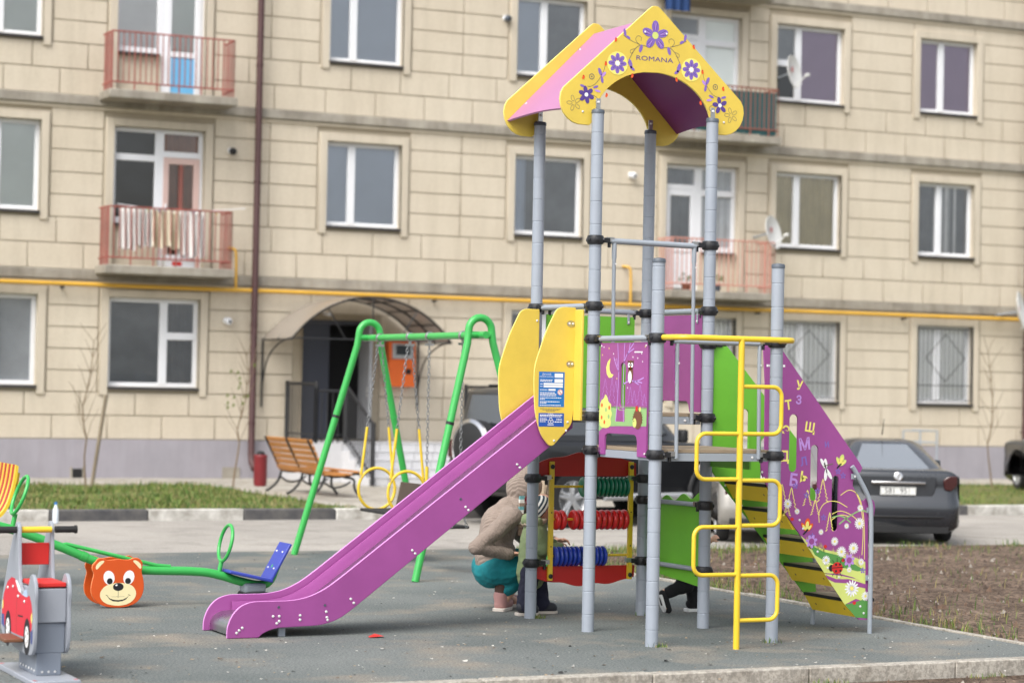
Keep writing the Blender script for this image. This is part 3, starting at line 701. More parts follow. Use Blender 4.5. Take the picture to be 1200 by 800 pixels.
b.build('climbing_pole', tower)

# ---- stairs
po = [(7.442, 1.605), (7.424, 1.843), (7.446, 1.89), (7.497, 1.898), (7.58, 1.793), (8.139, 1.131), (8.168, 1.09), (8.155, 1.062), (8.122, 1.052), (8.098, 1.0), (8.098, .975), (8.126, .928), (8.165, .882), (8.183, .881), (8.208, .90), (8.231, .901), (8.262, .875), (8.270, .835), (8.262, .785), (8.24, .765), (8.218, .757), (8.222, .482), (8.25, .36), (8.263, .25), (8.263, .143), (8.24, .128), (8.165, .130), (8.14, .15), (7.598, .812), (7.45, 1.0), (7.424, 1.06), (7.420, 1.12), (7.446, 1.20)]
SY = 12.47                                   # the printed stair side stands here, half way along the deck edge
fs = FT(SY); KS = SY / 12.115
sc2 = lambda q: (q[0] * KS, 1.57 + (q[1] - 1.57) * KS)
po = [sc2(q) for q in po]
b = MB(); b.prism(fs, po, .014, M_pur, [[sc2(q) for q in sl] for sl in (slot(7.621, 7.683, 1.061, 1.422), slot(7.781, 7.838, .88, 1.232), slot(7.942, 7.994, .69, 1.04))], edge=M_pur)
o = .0076
# meadow
dk = [(8.3771, 0.1037), (8.4766, 0.0957), (8.4944, 0.2009), (8.4276, 0.2190), (8.3553, 0.1984), (8.2896, 0.1888)]
b.decal(fs, dk, M_midgrn, o + .0006)
b.decal(fs, [(8.1282, 0.3905), (8.2528, 0.3774), (8.3718, 0.3532), (8.4454, 0.3186), (8.4478, 0.2019), (8.3745, 0.2257), (8.2896, 0.1888)], M_lime, o + .0004)
b.decal(fs, [(7.9414, 0.6401), (8.0201, 0.5844), (8.1183, 0.5503), (8.2497, 0.5211), (8.3490, 0.4977), (8.4423, 0.4631), (8.4454, 0.3186), (8.3518, 0.3646), (8.2525, 0.3884), (8.1281, 0.3960)], M_lime, o + .0002)
b.decal(fs, [(8.0072, 0.5846), (8.1187, 0.5338), (8.2501, 0.5045), (8.4435, 0.4075), (8.3840, 0.4029), (8.2516, 0.4327), (8.1198, 0.4787), (8.0541, 0.5126)], M_midgrn, o + .0004)
b.decal(fs, [(8.1349, 0.3849), (8.2204, 0.3559), (8.3190, 0.3541), (8.4054, 0.3304), (8.4855, 0.3067), (8.4793, 0.2846), (8.3861, 0.3030), (8.2998, 0.3268), (8.2078, 0.3340), (8.1550, 0.3570)], M_pur, o + .0010)
gb = [(7.9874, 0.6013), (8.0595, 0.5620), (8.1381, 0.5391), (8.2301, 0.5158), (8.3227, 0.4925), (8.4159, 0.4579)]
for i in range(90):
    t = random.random() * (len(gb) - 1.001); k = int(t); q = V(gb[k]).lerp(V(gb[k + 1]), t - k); h = random.uniform(.03, .075); l = random.uniform(-.02, .02)
    b.decal(fs, [(q.x - .004, q.y - .03), (q.x + .004, q.y - .03), (q.x + l, q.y + h * .6)], random.choice((M_lime, M_lime, M_pyel)), o + .0003)
# arching stems
for l in ([(8.0821, 0.7213), (8.0742, 0.7874), (8.1184, 0.8532), (8.2096, 0.8640), (8.2960, 0.8194)], [(8.2417, 0.8971), (8.3132, 0.9413), (8.3868, 0.8968), (8.4295, 0.7577), (8.4354, 0.4798)], [(8.3600, 0.9135), (8.4012, 0.8412), (8.4246, 0.6744), (8.4149, 0.5079)], [(8.1788, 0.7758), (8.2437, 0.8031), (8.3433, 0.7638), (8.4108, 0.7023)], [(8.1666, 0.7317), (8.2378, 0.7755), (8.3171, 0.7584)]):
    b.stroke(fs, smooth(l, 2), .005, M_lav if l[0][0] < 7.9 else M_pyel, o + .0004)
for (l) in ([(8.2326, 0.7092), (8.2974, 0.7530), (8.3627, 0.7859)], [(8.1793, 0.7537), (8.2510, 0.7699), (8.3245, 0.7196)], [(8.3627, 0.7859), (8.4087, 0.8023), (8.4555, 0.7854)]):
    b.stroke(fs, smooth(l, 2), .009, M_pgrn, o + .0006)
# outlined fir trees
def fir(base, tip, wd):
    bx_, by_ = base; tx, ty = tip; tx = bx_; tip = (bx_, ty); L = []
    for i in range(6):
        t = i / 6; wv = wd * (1 - t); L += [(bx_ + (tx - bx_) * t - wv, by_ + (ty - by_) * t), (bx_ + (tx - bx_) * t - wv * .55, by_ + (ty - by_) * (t + .1))]
    R_ = [(2 * (bx_ + (tx - bx_) * 0) - q[0], q[1]) for q in L][::-1]
    b.stroke(fs, L + [tip] + R_, .006, M_pyel, o + .0003)
for base, tip, wd in (((7.8675, 0.7830), (7.9284, 0.9470), .05), ((7.9890, 0.8317), (7.9933, 0.9305), .035), ((8.0486, 0.7710), (8.0595, 0.8699), .035), ((8.1053, 0.8533), (8.1152, 1.0020), .045), ((7.7964, 0.8106), (7.7930, 0.9690), .05), ((8.1615, 0.6656), (8.1720, 0.7869), .03), ((7.8358, 0.7668), (7.8277, 0.8433), .03)): fir(base, tip, wd)
# letters
for ch, p, sz, m, a in (('У', (7.9144, 1.5996), .095, M_pyel, -.1), ('Т', (7.8335, 1.4722), .10, M_pyel, .15), ('З', (7.9099, 1.5062), .09, M_lav, -.1), ('Э', (7.8177, 1.3079), .10, M_pyel, -.15), ('Щ', (7.9977, 1.3316), .10, M_pyel, -.15), ('М', (7.9612, 1.2214), .125, M_lav, .12), ('И', (8.1301, 1.2227), .06, M_viol, .05), ('Д', (7.8085, 1.1438), .11, M_pyel, 0), ('Л', (7.9571, 1.1116), .09, M_viol, .2), ('Б', (7.8823, 0.9909), .13, M_lav, -.12), ('Ь', (7.9593, 1.0074), .12, M_pyel, -.12)):
    b.text(fs, ch, p[0], p[1], sz * .82, m, o + .0006, a, 1., .03)
q = (7.6556, 1.7256)
for i in range(7): b.decal(fs, [(q[0] + .008 + i * .0205, q[1] - .008), (q[0] + .024 + i * .0205, q[1] - .008), (q[0] + .024 + i * .0205, q[1] + .007), (q[0] + .008 + i * .0205, q[1] + .007)], M_white, o + .0004)
# daisies
def daisy(p, r):
    r *= .72
    b.flower(fs, p[0], p[1], r, 14, M_white, o + .0014, None, .24, .1, None, .1); b.disc(fs, p[0], p[1], r * .27, r * .27, M_pyel, o + .002, 0, 10)
for p, r in (((7.8405, 0.8432), .045), ((7.9123, 0.7937), .028), ((8.2022, 0.5990), .042), ((8.2560, 0.5321), .052), ((8.3478, 0.5531), .056), ((8.1394, 0.4785), .045), ((8.2920, 0.6977), .028), ((8.3907, 0.7135), .056), ((8.3952, 0.8135), .034), ((8.0964, 0.6606), .028), ((8.3401, 0.2928), .078), ((8.4470, 0.2408), .045), ((8.4092, 0.4635), .034), ((8.3177, 0.4150), .028)): daisy(p, r)
for p in ((7.8959, 0.9580), (7.9811, 0.8976), (8.1140, 0.7541), (8.0320, 0.6337), (8.0648, 0.9250), (8.2188, 1.0519), (8.2588, 1.0243), (8.4236, 0.4078)): b.flower(fs, p[0], p[1], .022, 5, M_viol, o + .0008, None, .5, .3)
for p in ((8.3164, 0.4759), (8.0263, 0.6009)): b.flower(fs, p[0], p[1], .045, 7, M_lav, o + .0012, None, .5, .3); b.disc(fs, p[0], p[1], .02, .02, M_pur, o + .0016)
for p in ((7.8748, 0.7446), (8.1310, 0.5667), (8.3619, 0.1982), (8.2704, 0.4766)): b.disc(fs, p[0], p[1], .014, .012, M_pred, o + .0012, 0, 8)
p = (8.2255, 0.4275)                                         # ladybird
b.disc(fs, p[0], p[1], .042, .038, M_pred, o + .0022); b.disc(fs, p[0] - .045, p[1], .02, .022, M_pblk, o + .002); b.stroke(fs, [(p[0] - .04, p[1]), (p[0] + .05, p[1] + .005)], .005, M_pblk, o + .0026)
for du, dv in ((-.01, .022), (.02, .022), (-.01, -.02), (.024, -.018)): b.disc(fs, p[0] + du, p[1] + dv, .008, .008, M_pblk, o + .0028, 0, 8)
for a in (-2.2, -1.6, -1, 1, 1.6, 2.2): b.stroke(fs, [(p[0], p[1]), (p[0] + .065 * cos(a), p[1] + .065 * sin(a))], .004, M_pblk, o + .0016)
def fly(p, s, m1, m2, a0):
    for a, l, ww in ((a0 + .55, 1, .5), (a0 - .1, .8, .45), (a0 + 1.3, .8, .4)):
        b.disc(fs, p[0] + cos(a) * s * l * .5, p[1] + sin(a) * s * l * .5, s * l * .5, s * l * ww * .5, m1, o + .0018, a, 12); b.disc(fs, p[0] + cos(a) * s * l * .45, p[1] + sin(a) * s * l * .45, s * l * .32, s * l * ww * .3, m2, o + .0022, a, 10)
    b.stroke(fs, [(p[0] - s * .3, p[1] - s * .25), (p[0] + s * .15, p[1] + s * .15)], s * .12, M_pblk, o + .0024)
fly((7.9860, 0.6671), .085, M_oran, M_pyel, .9); fly((8.2311, 1.0907), .075, M_lime, M_pyel, .7)
p = (8.1268, 1.0682)                                         # dragonfly
b.stroke(fs, [(8.1069, 1.0847), (8.1784, 1.1015)], .006, M_line, o + .0018)
for q in ((8.0865, 1.1287), (8.1190, 1.1289), (8.1218, 0.9965), (8.1673, 1.0076)): d_ = V(q) - V(p); b.disc(fs, p[0] + d_.x * .55, p[1] + d_.y * .55, d_.length * .55, .0125, M_white, o + .0016, atan2(d_.y, d_.x), 12)
for q in ((7.9328, 0.7388), (7.9598, 0.6838), (8.0731, 0.5344), (8.1333, 0.4565), (8.1535, 0.4287), (8.2399, 0.3666), (8.3276, 0.2599), (8.4086, 0.1750), (8.4361, 0.1300), (7.6584, 1.0070), (7.6448, 1.0451)): b.lathe([(.008, 0), (.008, .003), (.004, .005)], M_bolt, (q[0], SY - .007, q[1]), (0, -1, 0), 8)
b.build('stair_side', tower, 0, 'purple stair side printed with letters, daisies and insects')
po2 = [(u + .125 if v > 1.2 else u + .17, v - .0) for u, v in po]
go2 = [(7.557, 1.20), (7.555, 1.865), (7.57, 1.885), (7.60, 1.89), (7.671, 1.868), (8.28, 1.20), (8.31, 1.15), (8.29, 1.1), (8.25, 1.05), (8.26, .98), (8.32, .92), (8.38, .92), (8.40, .86), (8.36, .79), (8.365, .5), (8.40, .35), (8.42, .15), (8.39, .126), (8.30, .235), (7.60, 1.01), (7.575, 1.06), (7.557, 1.1)]
b = MB(); b.prism(FT(13.0), rounded(go2, .03, 3), .014, M_grn, [slot(7.80, 7.86, 1.14, 1.44), slot(7.96, 8.02, .95, 1.25), slot(8.12, 8.18, .78, 1.06)])
for q in ((7.69, .935), (7.82, .80)): b.lathe([(.008, 0), (.008, .003)], M_bolt, (q[0], 12.993, q[1]), (0, -1, 0), 8)
b.build('stair_side', tower, .002, 'plain green stair side')
M_tread = mat('yellow tread', (240, 206, 52), .45, var=.08)
for (x, z) in ((7.682, .966), (7.822, .795), (7.988, .609), (8.148, .421), (8.312, .222)):
    b = MB()
    b.bx(x + .012, x + .205, 12.482, 12.99, z - .010, z, M_ply)
    y0, y1 = 12.482, 12.99
    sec = [(x + .006, z - .0195), (x + .20, z - .0195), (x + .165, z - .118), (x + .07, z - .118)]
    for i in range(4):
        a, c = sec[i], sec[(i + 1) % 4]; b.face([(a[0], y0, a[1]), (c[0], y0, c[1]), (c[0], y1, c[1]), (a[0], y1, a[1])], M_tread)
    for yy in (y0, y1): b.face([(p[0], yy, p[1]) for p in sec], M_tread)
    for yy in (12.9, 12.56): b.lathe([(.012, 0), (.012, .004), (.006, .006)], mat('bronze bolt', (150, 120, 70), .4), (x + .045, yy, z - .07), (-.77, 0, -.6), 8)
    o_ = b.build('tread', tower, 0)
    k = MB(); k.bx(x - .002, x + .011, 12.482, 12.99, z - .019, z + .002, M_black); k.bx(x + .2055, x + .218, 12.482, 12.99, z - .019, z + .002, M_black); k.build('tread_edge', o_, .002)
b = MB(); b.bx(7.56, 7.575, 12.48, 12.97, 1.06, 1.17, M_grn); b.build('stair_riser', tower, .001)
for y, dx in ((12.44, .242), (13.04, .19)):
    b = MB(); b.tube(smooth([(8.07 + dx, y, 1.085), (8.095 + dx, y, 1.055), (8.205 + dx, y, .885), (8.228 + dx, y, .80), (8.228 + dx, y, 0)], 2), .0155, M_galv, 12)
    for (xx, z) in ((8.11, 1.02), (8.235, .80), (8.235, .36)): b.box((xx + dx - .012, y + (.012 if y < 12.8 else -.012), z), (.05, .006, .035), M_galv); b.lathe([(.008, 0), (.008, .004)], M_bolt, (xx + dx - .018, y, z), (0, -1, 0), 8)
    b.build('stair_post', tower)
# ------------------------------------------------------------------ swing set
swing = thing('swing_set', 'green steel swing set with two arched leg pairs', 'swing set', (7.6, 17.9, 0))
def leg_frame(y, lean):
    b = MB(); R = .105; pts = []
    xc = 7.61
    def leg(sx, z): return (xc + sx * (.095 + (1.97 - z) * .26), y + lean * (1.97 - z), z)
    pts += [leg(-1, 0), leg(-1, 1.0), leg(-1, 1.9)]
    for i in range(0, 13):
        a = pi - i * pi / 12; pts.append((xc + .102 * cos(a), y, 2.0 + .105 * sin(a)))
    pts += [leg(1, 1.9), leg(1, 1.0), leg(1, 0)]
    b.tube(pts, .031, M_gtube, 16)
    for sx in (-1, 1): p = leg(sx, 1.25); b.lathe([(.034, -.012), (.034, .012)], M_clamp if sx < 0 else M_gtube, p, (sx * .26, 0, -1), 14)
    b.build('leg_frame', swing)
leg_frame(16.78, -.10); leg_frame(19.2, .10)
b = MB(); b.tube([(7.61, 16.66, 1.965), (7.61, 19.32, 1.965)], .03, M_gtube, 16)
for y in (16.78, 19.2): b.tube([(7.49, y, 1.965), (7.73, y, 1.965)], .029, M_gtube, 14)
b.build('top_bar', swing)
M_chain = mat('zinc chain', (132, 134, 136), .5, metal=.4, var=.2)
def chain(b, p0, p1, link=.042):
    p0, p1 = V(p0), V(p1); d = p1 - p0; n = max(2, int(d.length / (link * .78))); d.normalize()
    u = d.cross(V((0, 0, 1)));  u = V((1, 0, 0)) if u.length < .05 else u.normalized(); w = d.cross(u)
    for i in range(n):
        c = p0.lerp(p1, (i + .5) / n); a = u if i % 2 else w
        b.tube([c + d * cos(t) * link * .5 + a * sin(t) * link * .27 for t in [k * pi / 4 for k in range(8)]], .0034, M_chain, 5, True)
M_brown = mat('brown seat board', (74, 62, 54), .7, var=.15)
def hanger(b, y): b.lathe([(.036, -.02), (.04, -.015), (.04, .015), (.036, .02)], M_steel, (7.61, y, 1.965), (0, 1, 0), 14); b.bx(7.6, 7.62, y - .012, y + .012, 1.90, 1.94, M_steel); b.bx(7.57, 7.65, y - .008, y + .008, 1.885, 1.905, M_steel)
sw = thing('toddler_swing', 'toddler swing seat with two yellow hoops hanging from the green frame', 'swing', (7.61, 18.6, .43), 0, 'swing seats')
b = MB(); b.bx(7.44, 7.80, 18.28, 18.92, .42, .445, M_rubberblk); b.build('seat', sw, .008)
b = MB(); b.box((7.79, 18.6, .575), (.022, .52, .22), M_brown, Matrix.Rotation(.2, 3, 'Y')); b.build('backrest', sw, .008)
for y in (18.25, 18.95):
    b = MB(); b.tube([(7.61 + .175 * cos(a), y, .615 + .185 * sin(a)) for a in [k * pi / 18 for k in range(36)]], .0135, M_ytube, 10, True); b.build('hoop', sw)
    b = MB(); hanger(b, y)
    for dx in (-.155, .155):
        e = V((7.61 + dx, y, .72)); t_ = V((7.61 + dx * .12, y, 1.895)); m_ = e.lerp(t_, .38)
        b.tube([e, m_], .012, M_ytube, 10); chain(b, m_, t_)
        b.lathe([(.012, -.02), (.012, .02)], M_steel, e, None, 8)
    b.build('chain', sw)
sw = thing('flat_swing', 'flat dark swing seat on chains hanging beyond the purple slide', 'swing', (7.61, 17.45, .40), 0, 'swing seats')
b = MB(); b.bx(7.50, 7.72, 17.15, 17.80, .375, .40, M_rubberblk); b.build('seat', sw, .01)
for y in (17.12, 17.82):
    b = MB(); hanger(b, y); chain(b, (7.61, y, .86), (7.61, y, 1.89))
    b.tube([(7.61, y, .62), (7.61, y, .86)], .0145, M_ytube, 10); chain(b, (7.54, y, .39), (7.61, y, .62)); chain(b, (7.68, y, .39), (7.61, y, .62)); b.build('chain', sw)

# ------------------------------------------------------------------ seesaw
ss = thing('seesaw', 'green beam seesaw pivoting between two orange bear faces', 'seesaw', (4.2, 15.24, 0))
b = MB(); bp = smooth([(2.55, 15.24, .68), (3.0, 15.24, .64), (3.417, 15.24, .556), (3.605, 15.24, .50), (3.891, 15.24, .388), (4.065, 15.24, .31), (4.24, 15.24, .262), (4.416, 15.24, .243), (4.82, 15.24, .232), (4.97, 15.24, .200), (5.095, 15.24, .158), (5.26, 15.24, .12), (5.33, 15.24, .15), (5.37, 15.24, .26)], 2)
b.tube(bp, .031, M_gtube, 14); b.tube([(3.84, 15.24, .425), (3.87, 15.24, .43), (4.50, 15.24, .277), (4.60, 15.24, .268)], .014, M_gtube, 10)
b.lathe([(.035, -.02), (.035, .02)], M_gtube, (3.99, 15.24, .345), (.91, 0, -.42), 14)
b.build('beam', ss)
for x, z, h, a in ((4.995, .425, .125, -.25), (3.545, .762, .125, -.42)):
    b = MB(); b.tube([(x + .125 * sin(t) * sin(-a) * .9, 15.24 + .125 * cos(t), z + .125 * sin(t)) for t in [k * pi / 18 for k in range(36)]], .0125, M_gtube, 10, True)
    b.tube([(x - .045, 15.24, z - .22), (x - .027, 15.24, z - .125)], .016, M_gtube, 10); b.build('handle', ss)
for (p0, p1, q1) in (((4.985, .235), (5.30, .165), (5.44, .42)), ((3.33, .632), (3.02, .675), (2.86, .93))):
    for nm, a, c, wv in (('seat', p0, p1, .15), ('backrest', p1, q1, .11)):
        a, c = V(a), V(c); d = (c - a); n_ = V((-d.y, d.x)).normalized() * .011; b = MB()
        b.prism(FT(15.24), [tuple(a - n_), tuple(c - n_), tuple(c + n_), tuple(a + n_)], wv * 2, M_blueseat)
        if nm == 'backrest':
            for t in (.3, .75):
                for dy in (-.06, .06): e = a.lerp(c, t); b.lathe([(.009, 0), (.009, .014), (.005, .017)], M_bolt, (e.x, 15.24 + dy, e.y), (-abs(d.y), 0, abs(d.x)) if d.x > 0 else (abs(d.y), 0, abs(d.x)), 8)
        b.build(nm, ss, .007)
b = MB(); b.bx(5.12, 5.30, 15.13, 15.35, .0, .085, M_rubberblk); b.box((5.2, 15.24, .11), (.16, .14, .07), M_galv); b.build('buffer', ss, .02)
b = MB(); b.bx(4.13, 4.29, 15.17, 15.31, 0, .25, M_galv); b.lathe([(.05, -.09), (.05, .09)], M_galv, (4.21, 15.24, .245), (0, 1, 0), 16); b.build('pivot', ss, .004)
M_or = mat('orange panel', (208, 84, 28), .36, var=.06); M_ore = mat('orange panel edge', (226, 130, 76), .4); M_cream = mat('cream print', (232, 220, 172), .5, var=.03)
bo = smooth([(4.048, .315), (4.062, .338), (4.096, .341), (4.125, .326), (4.155, .325), (4.205, .334), (4.255, .326), (4.285, .327), (4.318, .341), (4.352, .336), (4.376, .308), (4.374, .27), (4.368, .24), (4.382, .2), (4.390, .14), (4.378, .08), (4.338, .03), (4.27, .006), (4.205, .002), (4.13, .008), (4.075, .03), (4.03, .075), (4.018, .13), (4.028, .19), (4.04, .235), (4.024, .262), (4.026, .295)], 2, True)
bo = [tuple(q) for q in bo]
for y, front in ((15.15, True), (15.335, False)):
    fr = FT(y); b = MB(); b.prism(fr, bo, .02, M_or, edge=M_ore)
    if front:
        o = .0104; dc = lambda u, v: (4.018 + u * .372, .002 + v * .338)
        for s_ in (0, 1):
            f2 = lambda u, v: dc(u if not s_ else 1.02 - u, v)
            b.decal(fr, [f2(*q) for q in smooth([(.08, .79), (.09, .86), (.15, .93), (.22, .955), (.25, .93), (.18, .86), (.11, .77)], 1, True)], M_cream, o)
        for u, px_ in ((.335, .35), (.705, .69)):
            e = dc(u, .605); b.disc(fr, e[0], e[1], .038, .049, M_white, o, .25 if u < .5 else -.25); e = dc(px_, .535); b.disc(fr, e[0], e[1], .02, .021, M_pblk, o + .0008)
        b.decal(fr, [dc(*q) for q in smooth([(.17, .24), (.18, .34), (.27, .45), (.4, .49), (.52, .505), (.64, .49), (.77, .45), (.85, .33), (.84, .2), (.74, .09), (.6, .045), (.45, .045), (.3, .08), (.21, .15)], 2, True)], M_cream, o + .0014)
        e = dc(.51, .42); b.disc(fr, e[0], e[1], .037, .027, M_pblk, o + .002); b.disc(fr, e[0] - .013, e[1] + .012, .009, .006, M_white, o + .0026, .3, 8)
        b.stroke(fr, [dc(.51, .37), dc(.51, .2)], .0025, M_pblk, o + .002); b.stroke(fr, [dc(.39, .225), dc(.63, .225)], .0015, M_line, o + .002)
        b.decal(fr, [dc(*q) for q in [(.3, .25), (.36, .19), (.43, .165), (.51, .155), (.6, .165), (.67, .2), (.72, .25), (.66, .17), (.59, .135), (.51, .125), (.42, .135), (.35, .175)]], M_pblk, o + .0022)
        for q in ((.3, .25), (.72, .25)): b.stroke(fr, [dc(q[0] - .02, q[1] + .015), dc(q[0] + .02, q[1] - .01)], .003, M_pblk, o + .0022)
    b.build('bear_face', ss, .003, None if not front else 'orange bear face turned to the camera')

# ------------------------------------------------------------------ slatted red and yellow seat at the left edge
sl_ = thing('slatted_seat', 'red and yellow slatted seat at the left edge beyond the seesaw', 'playground seat', (3.55, 16.9, 0))
b0 = MB()
for i in range(9):
    y = 16.62 + i * .062; b = MB()
    pts = smooth([(3.86, y, .96), (3.84, y, .80), (3.78, y, .62), (3.68, y, .555), (3.5, y, .54), (3.3, y, .545)], 2)
    b.grid([[(p[0], y - .026, p[2]), (p[0], y + .026, p[2]), (p[0] + .018, y + .026, p[2] - .012), (p[0] + .018, y - .026, p[2] - .012), (p[0], y - .026, p[2])] for p in pts], M_ytube if i % 2 == 0 else M_red)
    b.build('slat', sl_, 0)
b0.tube(smooth([(3.885, 16.64, .90), (3.86, 16.64, .72), (3.72, 16.64, .54), (3.5, 16.64, .515), (3.3, 16.64, .52)], 2), .014, M_ytube); b0.tube(smooth([(3.885, 17.1, .90), (3.86, 17.1, .72), (3.72, 17.1, .54), (3.5, 17.1, .515), (3.3, 17.1, .52)], 2), .014, M_ytube)
b0.tube([(3.5, 16.87, .51), (3.5, 16.87, 0)], .04, M_galv); b0.tube([(3.5, 16.64, .505), (3.5, 17.1, .505)], .02, M_galv); b0.tube([(3.885, 16.6, .82), (3.885, 17.15, .82)], .012, M_ytube); b0.build('frame', sl_); sl_.location.z -= .05; sl_.location.x -= .03

# ------------------------------------------------------------------ rocker with a printed red car
rk = thing('spring_rocker', 'grey rocking toy with a red car printed on its side panel', 'spring rocker', (2.9, 11.9, 0))
M_rgrey = mat('grey rocker panel', (150, 155, 164), .42, var=.06); M_rgd = mat('grey rocker box', (122, 130, 142), .45, var=.06)
po_ = [(11.60, .135), (11.545, .145), (11.51, .19), (11.505, .3), (11.512, .40), (11.50, .45), (11.515, .505), (11.545, .54), (11.58, .552), (11.615, .542), (11.64, .51), (11.66, .47), (11.70, .452), (11.79, .45), (11.85, .47), (11.878, .56), (11.895, .70), (11.905, .775), (11.94, .80), (11.975, .785), (12.03, .71), (12.10, .62), (12.17, .50), (12.235, .40), (12.268, .32), (12.27, .25), (12.235, .19), (12.17, .165), (12.12, .145), (12.02, .15), (11.9, .135), (11.75, .135)]
for x, art in ((2.81, True), (2.995, False)):
    fr = FS(x); b = MB(); b.prism(fr, [(q[0] + (0 if art else .05), q[1]) for q in smooth(po_, 1, True)], .018, M_rgrey)
    if art:
        o = .0094
        b.decal(fr, [(11.56, .27), (11.545, .34), (11.57, .40), (11.62, .44), (11.68, .425), (11.80, .43), (11.86, .445), (11.95, .50), (12.03, .50), (12.12, .47), (12.2, .40), (12.235, .32), (12.235, .25), (12.15, .23), (12.0, .215), (11.80, .215), (11.65, .225)], mat('red car print', (206, 40, 58), .45, var=.05), o)
        b.decal(fr, [(11.80, .435), (11.86, .44), (11.94, .49), (11.90, .495), (11.84, .47)], M_white, o + .0006); b.decal(fr, [(11.655, .43), (11.72, .425), (11.775, .43), (11.72, .46), (11.68, .465)], mat('car window print', (176, 196, 222), .4), o + .0006)
        for yy in (11.655, 12.085):
            b.disc(fr, yy, .225, .072, .095, M_pblk, o + .0008); b.disc(fr, yy, .225, .042, .056, M_white, o + .0014)
            for i in range(5): a = i * 2 * pi / 5; b.disc(fr, yy + .026 * cos(a), .225 + .035 * sin(a), .007, .01, M_line, o + .002, 0, 8)
        b.disc(fr, 11.56, .33, .014, .026, M_pyel, o + .001); b.disc(fr, 12.215, .34, .012, .025, M_pyel, o + .001)
        b.decal(fr, [(11.535, .20), (11.57, .20), (11.575, .26), (11.535, .275)], mat('bumper print', (70, 84, 140), .5), o + .0006); b.decal(fr, [(12.17, .22), (12.24, .235), (12.24, .29), (12.18, .29)], mat('bumper print', (70, 84, 140), .5), o + .0006)
        b.decal(fr, [(11.755, .315), (11.865, .31), (11.865, .318), (11.755, .323)], M_pblk, o + .0006)
        b.stroke(fr, [(11.885, .44), (11.90, .33), (11.885, .22)], .004, M_pbrn, o + .0006)
        for q in ((11.72, .40), (11.86, .415), (11.98, .455), (12.1, .44)): b.lathe([(.009, 0), (.009, .004), (.004, .007)], M_bolt, (x - .0095, q[0], q[1]), (-1, 0, 0), 10)
    b.build('side_panel', rk, .003, 'grey panel printed with a red car' if art else None)
b = MB(); b.bx(2.822, 2.984, 11.60, 11.98, .145, .30, M_rgd); b.bx(2.822, 2.984, 11.585, 11.98, .302, .475, M_rgrey); b.build('body_box', rk, .004)
b = MB(); b.box((2.903, 11.735, .494), (.16, .29, .022), M_pred); b.build('seat', rk, .004)
b = MB(); b.box((2.903, 11.985, .625), (.165, .016, .115), M_pred); b.build('front_board', rk, .003)
b = MB(); b.tube([(2.825, 11.94, .755), (2.985, 11.94, .755)], .017, M_ytube); b.tube([(2.64, 11.94, .755), (2.80, 11.94, .755)], .0185, M_rubberblk); b.tube([(3.005, 11.94, .755), (3.115, 11.94, .755)], .0185, M_rubberblk)
for s_ in (2.64, 3.115): b.lathe([(.022, -.006), (.022, .006)], M_rubberblk, (s_, 11.94, .755), (1, 0, 0), 14)
b.build('handlebar', rk)
b = MB(); b.bx(2.70, 2.80, 11.72, 12.0, .190, .208, M_pbrn); b.build('footrest', rk, .004)
b = MB(); b.bx(3.006, 3.06, 11.86, 12.03, .195, .213, M_pbrn); b.build('footrest', rk, .004)
b = MB(); b.bx(2.838, 2.968, 11.60, 11.98, .03, .145, M_rgd)
for i in range(6): b.lathe([(.006, 0), (.006, .003)], M_bolt, (2.838, 11.63 + i * .06, .055), (-1, 0, 0), 8)
for i in (0, 1, 2): b.lathe([(.006, 0), (.006, .003)], M_bolt, (2.87 + i * .033, 11.60, .05), (0, -1, 0), 8)
b.build('pedestal', rk, .004)
b = MB(); b.bx(2.772, 3.02, 11.385, 12.2, .0, .03, M_rgrey)
for q in ((2.79, 11.42), (3.0, 11.42), (2.79, 12.16), (3.0, 12.16)): b.disc(Fr((0, 0, 0), (1, 0, 0), (0, 1, 0), (0, 0, 1)), q[0], q[1], .012, .012, M_pred, .0306)
b.build('base_plate', rk, .006); rk.location.x -= .035
BTX, BTY = 6.07, 24.4
bt = thing('plastic_bottle', 'small clear plastic bottle with a blue cap on the road behind the seesaw', 'bottle', (BTX, BTY, -.03))
b = MB(); b.lathe([(.03, 0), (.033, .02), (.033, .12), (.03, .15), (.014, .185), (.013, .21)], mat('clear plastic', (214, 222, 230), .15, var=.03), (BTX, BTY, -.03), n=14); b.build('body', bt)
b = MB(); b.lathe([(.016, .205), (.016, .225), (.012, .228)], M_blue, (BTX, BTY, -.03), n=12); b.build('cap', bt)

